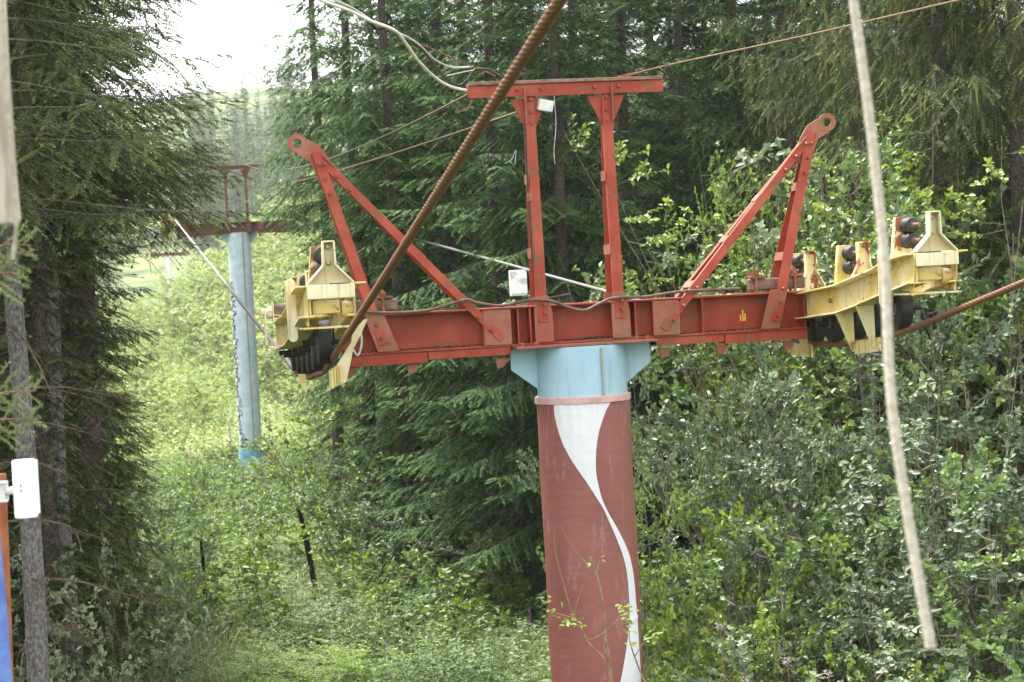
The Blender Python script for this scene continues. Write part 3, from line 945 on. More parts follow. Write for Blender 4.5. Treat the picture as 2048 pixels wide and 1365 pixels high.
        if sgn > 0:
            outer += [(apx.x-0.03, apx.z+0.09), (apx.x-0.10, apx.z-0.02), (apx.x-0.14, apx.z-0.22), (apx.x-0.03, apx.z-0.22), (apx.x+0.05, apx.z-0.02)]
        else:
            # walk round the other way: keep the polygon simple
            outer = [(lug_c.x+0.075*math.cos(a0-PI/2+PI*k/8), lug_c.z+0.075*math.sin(a0-PI/2+PI*k/8)) for k in range(9)]
            outer += [(apx.x-0.05, apx.z-0.02), (apx.x+0.03, apx.z-0.22), (apx.x+0.14, apx.z-0.22), (apx.x+0.10, apx.z-0.02), (apx.x+0.03, apx.z+0.09)]
        lugm = MB()
        # plate pierced by the eye: ring of quads between the hole and the rounded end, then the tail
        ring_o, ring_i = [], []
        for k in range(24):
            a = 2*PI*k/24
            ring_o.append((lug_c.x+0.075*math.cos(a), lug_c.z+0.075*math.sin(a)))
            ring_i.append((lug_c.x+0.036*math.cos(a), lug_c.z+0.036*math.sin(a)))
        vs = [(x, y, z) for y in (-0.009, 0.009) for ring in (ring_o, ring_i) for (x, z) in ring]
        fs = []
        for k in range(24):
            k2 = (k+1) % 24
            fs += [(k, k2, 24+k2, 24+k), (48+k, 72+k, 72+k2, 48+k2), (k, 48+k, 48+k2, k2), (24+k, 24+k2, 72+k2, 72+k)]
        lugm.add(vs, fs)
        tx = lambda p: (p[0], p[1])
        perp = Vector((-ax.z, 0, ax.x))*0.073
        q0 = lug_c-ax*0.045+perp; q1 = lug_c-ax*0.045-perp
        tail = [(q0.x, q0.z), (q1.x, q1.z)]
        if sgn < 0:
            tail = [(q0.x, q0.z), (apx.x-0.055, apx.z-0.03), (apx.x+0.035, apx.z-0.24), (apx.x+0.15, apx.z-0.22), (apx.x+0.10, apx.z-0.02), (apx.x+0.03, apx.z+0.085), (q1.x, q1.z)]
        else:
            tail = [(q1.x, q1.z), (apx.x+0.055, apx.z-0.03), (apx.x-0.035, apx.z-0.24), (apx.x-0.15, apx.z-0.22), (apx.x-0.10, apx.z-0.02), (apx.x-0.03, apx.z+0.085), (q0.x, q0.z)]
        lugm.prism(tail, (0, 1, 0), (0, 0, 0), th=0.0175)
        lugm.build('apex_lug', old, py)
        # foot plates on the beam
        px_ = 1.62*sgn
        poly = [(px_-0.085*sgn-0.06, zb), (px_-0.085*sgn+0.10, zb), (px_+0.10, z1+0.02), (px_-0.05, z1+0.02)] if sgn > 0 else [(px_-0.03, zb), (px_+0.14, zb), (px_+0.03, z1+0.01), (px_-0.13, z1+0.01)]
        MB().prism(poly, (0, 1, 0), (0, -hw-0.008, 0), th=0.012).build('brace_foot_plate', old, py, 0.002)
        poly = [(0.58*sgn, zb), (0.80*sgn, zb), (0.80*sgn, z1-0.02), (0.58*sgn, z1-0.02)]
        MB().prism(poly, (0, 1, 0), (0, -hw-0.008, 0), th=0.012).build('brace_foot_plate', M['red_old'] if wrapped else red, py, 0.002)
        # axle tube clamped on top of the beam end
        axs = MB().box((1.43*sgn if sgn > 0 else -2.46, -0.05, z1+0.018), (1.905 if sgn > 0 else -1.46, 0.05, z1+0.118)).build('axle_tube', M['steel'], py, 0.012)
        for x in ((1.50, 1.83) if sgn > 0 else (-1.56,)):
            MB().box((x-0.06, -0.075, z1+0.120), (x+0.06, 0.075, z1+0.140)).build('clamp_plate', M['rust'], axs, 0.003)
            mb = MB()
            for yy in (-0.064, 0.064):
                mb.cyl((x-0.02, yy, z1+0.001), (x-0.02, yy, z1+0.19), 0.013, 8)
                mb.lathe([(0.026, z1+0.141), (0.026, z1+0.175)], (x-0.02, yy, 0), (0, 0, 1), 6)
            mb.build('clamp_bolt', M['rust'], axs)
    if wrapped:
        for x in (-0.51, -0.40, 0.42, 0.51):
            o = bolt(hp, (x, -0.2, 0.024)); o.rotation_euler = (-PI/2, 0, 0); o.scale = (1.3, 1.3, 1.3)
    return py

plain_seam = plain('rust_stained_weld', (0.24, 0.32, 0.32), (0.34, 0.26, 0.13), 10, 0.8)
M['band'] = plain('faded_pink_strap', (0.42, 0.24, 0.23), (0.52, 0.36, 0.34), 9, 0.7)

# ---- pulley assembly (one curved yellow carrier with its wheels), in pylon coordinates of the right-hand side
WY = [0.60, 0.126, -0.345, -0.815, -1.285, -1.755]
def rope_z(Y):
    return np.interp(Y, [-3.805, -1.974, -1.3, -0.621, 0.083, 0.7], [0.351, 0.035, -0.05, -0.101, -0.122, -0.115])
wheel_mb = MB()
wheel_mb.lathe([(0.112, -0.048), (0.150, -0.046), (0.156, -0.030), (0.150, 0.0), (0.156, 0.030), (0.150, 0.046), (0.112, 0.048)], (0, 0, 0), (1, 0, 0), 32)
wheel_mb.slot = 1
wheel_mb.lathe([(0.03, -0.052), (0.045, -0.050), (0.05, -0.028), (0.095, -0.026), (0.108, -0.046), (0.111, -0.046), (0.111, 0.046), (0.05, 0.026), (0.03, 0.052)], (0, 0, 0), (1, 0, 0), 24)
wheel_me = wheel_mb.mesh('pulley_wheel', [M['rubber'], M['disc']], True)
roll_mb = MB().lathe([(0.030, -0.07), (0.052, -0.062), (0.058, -0.045), (0.052, -0.005), (0.050, 0.0), (0.052, 0.005), (0.058, 0.045), (0.052, 0.062), (0.030, 0.07)], (0, 0, 0), (0, 1, 0), 20)
roll_mb.slot = 1
roll_mb.lathe([(0.014, -0.20), (0.014, -0.08), (0.024, -0.078), (0.024, 0.078), (0.014, 0.08), (0.014, 0.10)], (0, 0, 0), (0, 1, 0), 10)
roller_me = roll_mb.mesh('guide_roller', [M['rubber'], M['steel']], True)

def make_pulleys(pylon, x_off, left):
    X0 = 2.03
    ye = M['yellow']
    yt = [0.85, 0.4, -0.07, -0.52, -0.97, -1.40, -1.77, -2.07, -2.45]
    top = np.interp([-y for y in yt], [-0.85, 0.07, 0.97, 1.77, 2.07, 2.48], [0.31, 0.316, 0.376, 0.482, 0.545, 0.581])
    bot = np.interp([-y for y in yt], [-0.85, 0.05, 1.075, 1.846, 2.37, 2.48], [0.10, 0.103, 0.16, 0.28, 0.351, 0.37])
    def strip(mb, zs, xa, xb, th, i0=0, i1=None):
        i1 = len(yt) if i1 is None else i1
        vs, fs = [], []
        for i in range(i0, i1):
            for (x, z) in ((xa, zs[i]), (xb, zs[i]), (xb, zs[i]+th), (xa, zs[i]+th)):
                vs.append((x, yt[i], z))
        n = i1-i0
        for i in range(n-1):
            for k in range(4):
                k2 = (k+1) % 4
                fs.append((i*4+k, i*4+k2, i*4+4+k2, i*4+4+k))
        fs += [(3, 2, 1, 0), tuple((n-1)*4+k for k in range(4))]
        mb.add(vs, fs)
    fr = MB()
    for xw in (1.89, 2.185):
        n = len(yt)
        vs, fs = [], []
        for i in range(n):
            for (x, z) in ((xw-0.006, bot[i]+0.012), (xw+0.006, bot[i]+0.012), (xw+0.006, top[i]-0.012), (xw-0.006, top[i]-0.012)):
                vs.append((x, yt[i], z))
        for i in range(n-1):
            for k in range(4):
                k2 = (k+1) % 4
                fs.append((i*4+k, i*4+k2, i*4+4+k2, i*4+4+k))
        fs += [(3, 2, 1, 0), tuple((n-1)*4+k for k in range(4))]
        fr.add(vs, fs)
    strip(fr, top-0.0118, 1.80, 1.96, 0.0118)
    strip(fr, bot, 1.81, 1.96, 0.0118)
    strip(fr, top-0.0118, 2.13, 2.235, 0.0118)
    strip(fr, bot, 2.13, 2.225, 0.0118)
    frame = fr.build('pulley_carrier', ye, pylon, 0.002)
    frame.location = (x_off, 0, 0)
    for Y in WY:
        w = link('pulley_wheel', wheel_me, frame)
        w.location = (X0, Y, float(rope_z(Y))+0.176)
        MB().cyl((1.885, Y, w.location.z), (2.19, Y, w.location.z), 0.020, 10).build('wheel_axle', M['grease'], frame)
        zt_ = float(np.interp(-Y, [-y for y in yt], bot))+0.02
        for x in (1.965, 2.10):
            MB().bar((x, Y, w.location.z-0.03), (x, Y, max(zt_, w.location.z+0.03)), 0.07, 0.010, (0, 1, 0)).build('axle_hanger', M['grease'], frame)
    # three pairs of guide rollers, each between a back plate and a waisted front plate
    for i, (Y, zt, zs) in enumerate(((0.42, 0.655, 0.33), (-0.80, 0.690, 0.38), (-2.02, 0.860, 0.575))):
        yf = Y-(0.20 if i < 2 else 0.42)
        xb = X0-0.02
        MB().prism([(xb-0.085, zs-0.05), (xb+0.07, zs-0.05), (xb+0.055, zt-0.01), (xb-0.045, zt-0.01)], (0, 1, 0), (0, Y+0.125, 0), th=0.06).build('back_plate', M['yellow_rusty'] if i == 2 else ye, frame, 0.003)
        for dz in (0.075, 0.185):
            r = link('guide_roller', roller_me, frame)
            r.location = (X0-0.005, Y, zt-dz)
        if i < 2:
            pl = MB().prism([(X0-0.035, zt), (X0+0.05, zt), (X0+0.055, zt-0.17), (X0+0.15, zs-0.03), (X0-0.13, zs-0.03), (X0-0.035, zt-0.17)], (0, 1, 0), (0, yf, 0), th=0.012)
            for a, b in (((-0.035, zt), (-0.035, zt-0.17)), ((-0.035, zt-0.17), (-0.13, zs-0.03)), ((0.05, zt), (0.055, zt-0.17)), ((0.055, zt-0.17), (0.15, zs-0.03))):
                pl.bar((X0+a[0], yf-0.036, a[1]), (X0+b[0], yf-0.036, b[1]), 0.010, 0.058, (1, 0, 0.01))
            pl.bar((X0-0.04, yf-0.036, zt+0.001), (X0+0.055, yf-0.036, zt+0.001), 0.058, 0.010, (0, 1, 0))
            pl.build('front_plate', M['yellow_rusty'], frame, 0.0015)
        else:
            yk = MB()
            pts = [(-0.036, zt), (-0.040, zt-0.155), (-0.155, zt-0.275), (0.155, zt-0.275), (0.040, zt-0.155), (0.036, zt)]
            yk.prism([(X0+u, v) for u, v in pts], (0, 1, 0), (0, yf+0.03, 0), th=0.012)
            for a, b in zip(pts, pts[1:]):
                if a[1] == b[1]: continue
                yk.bar((X0+a[0], yf-0.012, a[1]), (X0+b[0], yf-0.012, b[1]), 0.012, 0.075, (1, 0, 0.01))
            yk.bar((X0-0.04, yf-0.012, zt+0.002), (X0+0.04, yf-0.012, zt+0.002), 0.075, 0.010, (0, 1, 0))
            yk.build('yoke', M['yellow_pale'], frame, 0.002)
            MB().box((X0-0.158, yf-0.056, zt-0.375), (X0+0.158, yf-0.046, zt-0.283)).build('yoke_strap', M['yellow_pale'], frame, 0.004)
            lg = MB()
            for sx in (-1, 1):
                lg.prism([(yf-0.045, zt-0.285), (yf+0.22, zt-0.285), (yf+0.25, zt-0.535), (yf+0.03, zt-0.555)], (1, 0, 0), (X0+sx*0.155, 0, 0), ua=(0, 1, 0), th=0.012)
            lg.box((X0-0.20, yf-0.02, zt-0.572), (X0+0.18, yf+0.30, zt-0.560))
            lg.box((X0+0.162, yf-0.04, zt-0.286), (X0+0.235, yf+0.26, zt-0.274))
            lg.build('yoke_leg_frame', ye, frame, 0.002)
            bx = MB().box((X0-0.125, yf+0.035, zt-0.475), (X0+0.065, yf+0.20, zt-0.385))
            bx.box((X0-0.115, yf+0.06, zt-0.384), (X0+0.055, yf+0.20, zt-0.290))
            bx.build('bearing_block', ye, frame, 0.006)
            MB().cyl((X0+0.075, yf+0.10, zt-0.45), (X0+0.15, yf+0.10, zt-0.45), 0.055, 16).build('bearing_cap', ye, frame, smooth=True)
            for dz in (0.03, 0.135):
                bolt(frame, (X0, yf+0.022, zt-dz), bolt_yellow_me)
    # rounded tongue plate on the end of the web
    zc0, zc1 = 0.235, 0.60
    pts = [(1.80+0.034*math.cos(a), zc1+0.034*math.sin(a)) for a in np.linspace(0, PI, 7)]+[(1.80+0.034*math.cos(a), zc0+0.034*math.sin(a)) for a in np.linspace(PI, 2*PI, 7)]
    MB().prism(pts, (0, 1, 0), (0, -2.03, 0), th=0.014).build('tongue_plate', M['yellow_pale'], frame, 0.003)
    bolt(frame, (1.886, -0.70, 0.25), bolt_rust_me).rotation_euler = (0, 0, -PI/2)
    # rope catchers: two triangular gussets and an upright plate, twice
    for (ya, yb) in (() if left else ((0.55, 0.12), (-0.98, -1.42))):
        c = MB()
        zt_ = [float(np.interp(-y, [-q for q in yt], bot))-0.001 for y in (ya, yb)]
        rz_ = [float(rope_z(y)) for y in (ya, yb)]
        for y, z, rr in ((ya, zt_[0], rz_[0]), (yb, zt_[1], rz_[1])):
            c.prism([(1.81, z), (1.955, z), (1.955, rr-0.075), (1.93, rr-0.075)], (0, 1, 0), (0, y, 0), th=0.010)
        c.add([(1.961, ya+0.03, rz_[0]-0.10), (1.961, yb-0.07, rz_[1]-0.10), (1.961, yb-0.07, rz_[1]+0.005), (1.961, ya+0.03, rz_[0]+0.005), (1.973, ya+0.03, rz_[0]-0.10), (1.973, yb-0.07, rz_[1]-0.10), (1.973, yb-0.07, rz_[1]+0.005), (1.973, ya+0.03, rz_[0]+0.005)],
              [(0, 1, 2, 3), (7, 6, 5, 4), (0, 4, 5, 1), (1, 5, 6, 2), (2, 6, 7, 3), (3, 7, 4, 0)])
        c.build('rope_catcher', ye, frame, 0.0015)
    if left:
        # big folded guard beside the wheels and the axle nut with its washer plate
        g = MB()
        poly = [(2.27, 0.36), (2.245, 0.36), (2.16, 0.27), (2.15, 0.21), (2.05, 0.07), (2.045, -0.02), (2.02, -0.09), (2.10, -0.06), (2.135, 0.06), (2.16, 0.16), (2.22, 0.26)]
        g.prism([(x+0.035, z-0.03) for x, z in poly], (0, 1, 0), (0, -2.10, 0), th=0.012)
        g.build('side_guard', M['yellow_pale'], frame, 0.002)
        g = MB()
        for k in range(4):
            g.box((2.035+k*0.019, -2.13, -0.125+0.012*k), (2.051+k*0.019, -1.95, -0.005+0.012*k))
        g.build('catch_fingers', ye, frame, 0.002)
        g = MB().prism([(1.90, -0.06), (1.955, -0.06), (1.955, -0.20), (1.92, -0.16)], (0, 1, 0), (0, -1.0, 0), th=0.06)
        g.build('catch_plate', ye, frame, 0.002)
        nut = MB().lathe([(0.052, 0), (0.052, -0.035)], (1.79, -0.2, 0.40), (1, 0, 0), 6)
        nut.lathe([(0.030, -0.03), (0.030, -0.075), (0.022, -0.08)], (1.79, -0.2, 0.40), (1, 0, 0), 10)
        nut.box((1.792, -0.28, 0.32), (1.80, -0.12, 0.48))
        nut.build('axle_nut', M['yellow_pale'], frame, 0.002)
        MB().box((1.70, -0.75, 0.16), (1.708, -0.60, 0.42)).bar((1.705, -0.68, 0.18), (1.83, -0.68, 0.14), 0.06, 0.008, (0, 1, 0)).bar((1.705, -0.68, 0.40), (1.83, -0.68, 0.37), 0.06, 0.008, (0, 1, 0)).build('guard_bracket', M['yellow_pale'], frame)
    return frame
M['yellow_pale'] = paint('pale_cream_yellow_paint', (0.64, 0.59, 0.42), (0.56, 0.47, 0.24), rust=(0.15, 0.08, 0.035), rust_lo=0.59, rust_hi=0.69, dirt=0.6)
M['yellow_rusty'] = paint('rust_flaked_yellow_paint', (0.70, 0.62, 0.36), (0.66, 0.55, 0.25), rust=(0.17, 0.06, 0.025), rust_lo=0.535, rust_hi=0.565, dirt=0.35)
bolt_yellow_me = MB().lathe([(0.019, 0.0), (0.019, 0.014), (0.012, 0.024)], (0, 0, 0), (0, -1, 0), 8).mesh('bolt', M['yellow_pale'])

near = make_pylon(True)
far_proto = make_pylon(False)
LEFT_OFF = -4.25
for p_ in (near, far_proto):
    make_pulleys(p_, 0.0, False)
    make_pulleys(p_, LEFT_OFF, True)

# far pylon and the ones beyond it along the line
def to_line(d, px, py):
    return at(px, py, d)
far_proto.location = at(477, 466, 63.0)
FARM = Matrix.Translation(far_proto.location) @ Matrix.Rotation(YAW, 4, 'Z')
far_specs = [(214, 337, 512, 'white_far', 'rust streaked white lift pylon rising from the bright shrubs'),
             (310, 300, 520, 'white_far', 'slim white lift pylon between the rusty one and the dark spruces'),
             (430, 284, 530, 'white_far', 'most distant lift pylon, a thin pale post')]
for d, px, py, mk, lab in far_specs:
    c = copy_tree(far_proto)
    c.location = at(px, py, d)
    c['label'] = lab
    for ch in list(c.children):
        st = ch.name.split('.')[0]
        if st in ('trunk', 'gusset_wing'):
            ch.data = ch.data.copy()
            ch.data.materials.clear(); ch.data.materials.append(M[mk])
        if st == 'painted_base':
            bpy.data.objects.remove(ch)
NEARM = Matrix.Translation(ORG) @ Matrix.Rotation(YAW, 4, 'Z')
def nl(x, y, z):
    return NEARM @ Vector((x, y, z))

# small fittings on the near pylon
def fit(name, mb, mat, label=None, bevel=0.0):
    return mb.build(name, mat, near, bevel)
jb = MB().box((-0.57, -0.19, 0.42), (-0.45, -0.09, 0.625)).build('junction_box', M['box'], near, 0.006)
MB().box((-0.575, -0.200, 0.435), (-0.445, -0.192, 0.612)).build('box_lid', M['box'], jb, 0.003)
lamp = MB().box((-0.06, -0.05, -0.045), (0.06, 0.05, 0.045)).build('small_grey_box', M['bracket'], near, 0.006)
lamp.location = (-0.19, -0.02, 1.925); lamp.rotation_euler = (0.1, 0.18, 0.1)
MB().bar((0, 0, 0.046), (-0.03, 0.02, 0.13), 0.03, 0.006, (0, 1, 0)).build('box_hanger', M['steel'], lamp)
# conduit up the left column
MB().tube([(-0.375, -0.10, 0.6), (-0.37, -0.09, 0.9), (-0.372, -0.07, 1.4), (-0.365, -0.05, 1.75)], 0.008, 6).build('conduit', M['black_cable'], near)
MB().box((-0.385, -0.11, 1.16), (-0.35, -0.085, 1.23)).build('conduit_clip', M['rust'], near, 0.003)
# sagging hose along the crossarm, from photo points on the front of the beam
def poly_curve(pts, n=8):
    """Catmull-Rom through points"""
    P = [Vector(p) for p in pts]
    P = [P[0]*2-P[1]]+P+[P[-1]*2-P[-2]]
    out = []
    for i in range(1, len(P)-2):
        for k in range(n):
            t = k/n
            a, b, c, d = P[i-1], P[i], P[i+1], P[i+2]
            out.append(0.5*((2*b)+(c-a)*t+(2*a-5*b+4*c-d)*t*t+(3*b-a-3*c+d)*t**3))
    out.append(P[-2])
    return out
hp = [(722, 690), (716, 640), (730, 625), (780, 626), (850, 622), (905, 607), (935, 600), (955, 606), (1000, 612), (1045, 603), (1075, 600), (1105, 603), (1140, 616), (1170, 621), (1200, 607), (1230, 596), (1290, 594), (1350, 585), (1400, 581), (1480, 578)]
MB().tube(poly_curve([B(x, y, -0.17) for x, y in hp], 6), 0.0125, 8).build('sagging_hose', M['hose'], near, smooth=True)
MB().tube(poly_curve([B(x, y, -0.19) for x, y in [(722, 660), (723, 690), (716, 711), (706, 700)]], 6), 0.0085, 7).build('hose_tail', M['steel_cable'], near, smooth=True)
for (pts, r, mt) in (([(1030, 330), (1032, 300), (1024, 318), (1010, 328)], 0.0025, 'steel_cable'), ([(1108, 190), (1112, 250), (1108, 300), (1110, 328)], 0.0025, 'steel_cable'), ([(944, 200), (938, 214), (926, 222), (914, 226)], 0.006, 'rust')):
    MB().tube(poly_curve([B(x, y, -0.05) for x, y in pts], 5), r, 5).build('loose_wire', M[mt], near)
# clamp on the top bar
tc = MB().bar(B(1236, 155, -0.02), B(1275, 147, -0.02), 0.06, 0.022, (0, 1, 0)).build('wire_clamp', M['rust'], near, 0.003)
m_ = MB()
rngc = random.Random(2)
for k in range(7):
    c0 = B(1268+k*3, 150-k*1.6, -0.02)
    m_.tube([c0+Vector((rngc.uniform(-.02, .02), rngc.uniform(-.03, .03), rngc.uniform(-.025, .03))) for q in range(4)], 0.005, 5)
m_.build('wire_knot', M['steel'], tc)

# =================================================================== ROPES AND WIRES
def twisted(pts, r, lay, step, strands=6, seg=24, name='rope', mat='rope', lobe=0.30):
    """wire rope with real helical strands, lobed section turning along the way"""
    P = [Vector(p) for p in pts]
    segs = [(b-a).length for a, b in zip(P, P[1:])]
    tot = sum(segs)
    n = max(2, int(tot/step))
    acc = np.concatenate([[0], np.cumsum(segs)])
    pa = np.array([tuple(p) for p in P])
    s = np.linspace(0, tot, n)
    C = np.stack([np.interp(s, acc, pa[:, i]) for i in range(3)], 1)
    T = unit(np.gradient(C, axis=0))
    up = np.array([0, 0, 1.0])
    U = unit(np.cross(T, up)); W = np.cross(U, T)
    th = np.arange(seg)*2*PI/seg
    ph = (s/lay)[:, None]*strands+th[None, :]*strands/(2*PI)      # strand ridges wound round the axis
    R = r*(1-lobe+lobe*np.abs(np.cos(PI*ph))**0.6)
    A = np.repeat(th[None, :], n, 0)
    V = C[:, None, :]+(U[:, None, :]*np.cos(A)[..., None]+W[:, None, :]*np.sin(A)[..., None])*R[..., None]
    i = np.arange(n-1)[:, None]*seg+np.arange(seg)[None, :]
    j = np.arange(n-1)[:, None]*seg+((np.arange(seg)+1) % seg)[None, :]
    F = np.stack([i, j, j+seg, i+seg], -1).reshape(-1, 4)
    return np_mesh(name, V.reshape(-1, 3), F, M[mat], np.broadcast_to(np.abs(np.cos(PI*ph))**0.6, R.shape).ravel())
def rope_obj(name, me, label, cat='wire rope', group=None):
    return tag(link(name, me), label, cat, group)
XR, XL = 2.03, 2.03+LEFT_OFF
# left rope: under the wheels, then up towards the camera
lp = [nl(XL, y, float(rope_z(y))) for y in (0.75, 0.1, -0.6, -1.3, -1.9)]
pl0 = at(650, 742, 14.3)
e1 = at(1120, 0, 6.85)
dirn = (e1-pl0)
lp = lp[:-1]+[pl0, e1, pl0+dirn*1.75]
rope_obj('haul_rope', twisted(lp, 0.0245, 0.34, 0.011, 6, 36), 'thick rusty haul rope slanting up from the pale yellow pulleys towards the sky')
rp = [nl(XR, y, float(rope_z(y))) for y in (0.75, 0.1, -0.6, -1.3, -1.974)]
pr0 = rp[-1]; e2 = at(2048, 565, 12.9)
rp += [e2, pr0+(e2-pr0)*4.2]
rope_obj('haul_rope', twisted(rp, 0.0235, 0.32, 0.013, 6, 36), 'rusty twisted haul rope leaving the yellow wheels at the right edge')
fa = FARM @ Vector((XR, -2.4, 0.15)); fb = FARM @ Vector((XL, -2.4, 0.15))
def sag(a, b, s, n=24):
    return [a+(b-a)*(k/n)-Vector((0, 0, s*4*(k/n)*(1-k/n))) for k in range(n+1)]
a_ = nl(XR, 0.75, float(rope_z(0.75)))
rope_obj('haul_rope', MB().tube(sag(a_, at(606, 416, 60.5), 0.0), 0.0205, 8).mesh('haul_rope', M['rope_grey'], True), 'grey haul rope running back behind the red columns to the blue pylon')
a_ = nl(XL, 0.75, float(rope_z(0.75)))
rope_obj('haul_rope', MB().tube(sag(a_, at(350, 440, 60.5), 0.0), 0.0205, 8).mesh('haul_rope', M['rope_grey'], True), 'grey haul rope slanting past the blue pylon trunk to the pulleys')
# stay wire up to the right from the top bar
w0 = nl(0.50, -0.02, 2.135); w1 = at(1335, 131, 15.7); w2 = at(1600, 74, 13.5); w3 = at(1920, 0, 11.6)
pts = poly_curve([B(1276, 146, -0.02)+Vector((0, 0, 0)), ], 1) if False else [w0, w1, w2, w3, w3+(w3-w2)*1.2]
sw = rope_obj('stay_wire', MB().tube(poly_curve(pts, 6), 0.0062, 7).mesh('stay_wire', M['wire'], True), 'thin rusty stay wire rising right from the red top bar', 'wire')
k_ = MB()
for q in range(3):
    k_.tube([w1+Vector((0.02*q-0.03, 0, 0.02)), w1+Vector((0.02*q-0.02, 0.01, -0.02)), w1+Vector((0.02*q, -0.01, 0.015))], 0.006, 5)
k_.build('wire_grip', M['steel'], sw)
# two thin wires back to the far pylon
t0 = nl(-0.80, 0, 2.04); tf = at(492, 330, 61.5)
rope_obj('signal_wire', MB().tube(sag(t0, tf, 0.35), 0.0075, 5).mesh('signal_wire', M['wire'], True), 'upper thin wire from the top bar end to the blue pylon', 'wire', 'thin wires between the pylons')
t0 = nl(-0.36, 0.02, 1.90); tf = at(500, 382, 61.5)
rope_obj('signal_wire', MB().tube(sag(t0, tf, 0.1), 0.0075, 5).mesh('signal_wire', M['wire'], True), 'lower thin wire from the left red column to the blue pylon', 'wire', 'thin wires between the pylons')
# bundle of cables going up left
def cable(pts, r, mat, label, seg=7):
    c = [at(x, y, d) for x, y, d in pts]
    return rope_obj('cable', MB().tube(poly_curve(c, 7), r, seg).mesh('cable', M[mat], True), label, 'cable', 'cables drooping to the top bar')
cable([(600, -22, 13.2), (640, 0, 13.3), (700, 22, 13.6), (740, 42, 13.8), (790, 62, 14.2), (812, 88, 14.5), (835, 120, 14.9), (870, 155, 15.4), (900, 173, 15.7), (940, 183, 15.85)], 0.012, 'white_cable', 'dirty white cable drooping lowest from the upper left to the top bar')
cable([(610, -20, 13.3), (650, 2, 13.4), (700, 17, 13.7), (735, 40, 13.9), (752, 58, 14.0), (775, 56, 14.1), (800, 72, 14.4), (840, 96, 14.8), (868, 130, 15.2), (893, 158, 15.6), (918, 171, 15.8), (935, 160, 15.8), (950, 140, 15.8), (975, 140, 15.8), (1000, 152, 15.85)], 0.011, 'black_cable', 'black cable twisted round the white one and looping over the bar end')
cable([(620, -18, 13.2), (700, 14, 13.6), (760, 52, 14.0), (810, 72, 14.4), (840, 92, 14.8), (870, 120, 15.2), (905, 135, 15.6), (945, 134, 15.8)], 0.008, 'steel_cable', 'pale stranded cable curling to a loose end above the bar')
cable([(660, -10, 13.4), (745, 45, 13.9), (850, 92, 14.9), (940, 132, 15.7), (990, 152, 15.9)], 0.005, 'rust', 'straight thin rusty strand beside the drooping cables')
cable([(893, 152, 15.6), (920, 146, 15.7), (950, 140, 15.8)], 0.004, 'steel_cable', 'short beaded strand tied to the cable loop')
kn = MB()
rk = random.Random(8)
for k in range(16):
    c0 = at(955+k*2.8, 146+k*0.9+rk.uniform(-4, 4), 15.85)
    kn.tube([c0+Vector((rk.uniform(-.025, .025), rk.uniform(-.03, .03), rk.uniform(-.03, .03))) for q in range(4)], 0.0055, 5)
for k in range(4):
    a = at(930+k*10, 166-k*2, 15.85)
    kn.tube([a, a+Vector((0.05, 0, 0.02)), a+Vector((0.12, 0, 0.05))], 0.006, 5)
kn.build('cable_tie_knot', M['steel'], near)

# =================================================================== NEAR THINGS OUT OF FOCUS
rp = [(1700, -60), (1707, 0), (1722, 110), (1737, 220), (1750, 330), (1764, 460), (1772, 570), (1775, 660), (1778, 730), (1787, 840), (1803, 950), (1822, 1070), (1843, 1190), (1862, 1298)]
pts = poly_curve([at(x, y, 4.6-0.0004*y) for x, y in rp], 6)
tag(link('hanging_rope', twisted(pts, 0.0115, 0.06, 0.004, 3, 18, 'hanging_rope', 'cord', 0.12)), 'pale frayed rope hanging loose in front of the bushes', 'rope')
# weathered board hung on a thin cord at the left edge
bd = MB()
prof = [(-60, -40, 4), (0, -30, 6), (90, -30, 10), (200, -30, 17), (320, -30, 25), (400, -30, 32), (438, -30, 36), (450, -30, 31)]
vs, fs = [], []
for (y, xa, xb) in prof:
    for (x, dd) in ((xa, 5.0), (xb, 5.0), (xb, 5.04), (xa, 5.04)):
        p = at(x, y, 5.0); vs.append((p.x, dd, p.z))
for i in range(len(prof)-1):
    for k in range(4):
        k2 = (k+1) % 4
        fs.append((i*4+k, i*4+k2, i*4+4+k2, i*4+4+k))
fs += [(3, 2, 1, 0), tuple((len(prof)-1)*4+k for k in range(4))]
bd.add(vs, fs)
tag(bd.build('hanging_board', M['board'], None, 0.006), 'weathered pale board hanging at the upper left edge', 'board')
tag(MB().tube(poly_curve([at(6, 20, 4.98), at(14, 200, 4.98), at(30, 400, 4.98), at(33, 450, 4.98), at(30, 478, 5.0), at(26, 520, 5.0)], 5), 0.006, 6).build('board_cord', M['cord'], smooth=True), 'thin whitish cord hanging below the weathered board', 'cord')
# rust-red pole, blue pipe and the white antenna
tag(MB().tube([at(3, 948, 9.0), at(10, 1130, 9.0), at(22, 1480, 9.0), Vector((at(26, 1600, 9.0).x, 9.0, gz(-2.2, 9)-0.1))], 0.021, 14).build('rusty_pole', M['pole_rust'], smooth=True), 'rust red pole carrying the white antenna at the left edge', 'pole')
tag(MB().tube([at(-14, 1070, 8.6), at(2, 1240, 8.6), at(14, 1420, 8.6), Vector((at(20, 1600, 8.6).x, 8.6, gz(-2.2, 8.6)-0.1))], 0.030, 14).build('blue_pipe', M['pole_blue'], smooth=True), 'blue pipe beside the rust red pole in the lower left corner', 'pipe')
ac = at(50, 977, 8.9)
an = empty('panel_antenna', ac, 'white half round antenna housing clamped to the rust red pole', 'antenna')
ux = (at(60, 977, 8.9)-at(50, 977, 8.9))/10
uy = (at(50, 987, 8.9)-at(50, 977, 8.9))/10
axv = (at(53.5, 1034, 8.9)-at(47, 920, 8.9))
L_ = axv.length; axu = axv.normalized()
rr = 0.052
sh = MB().lathe([(rr*0.92, -L_/2), (rr, -L_/2+0.006), (rr, L_/2-0.01), (rr*0.98, L_/2)], (0, 0, 0), axu, 32)
hs = sh.build('housing', M['white'], an, smooth=True)
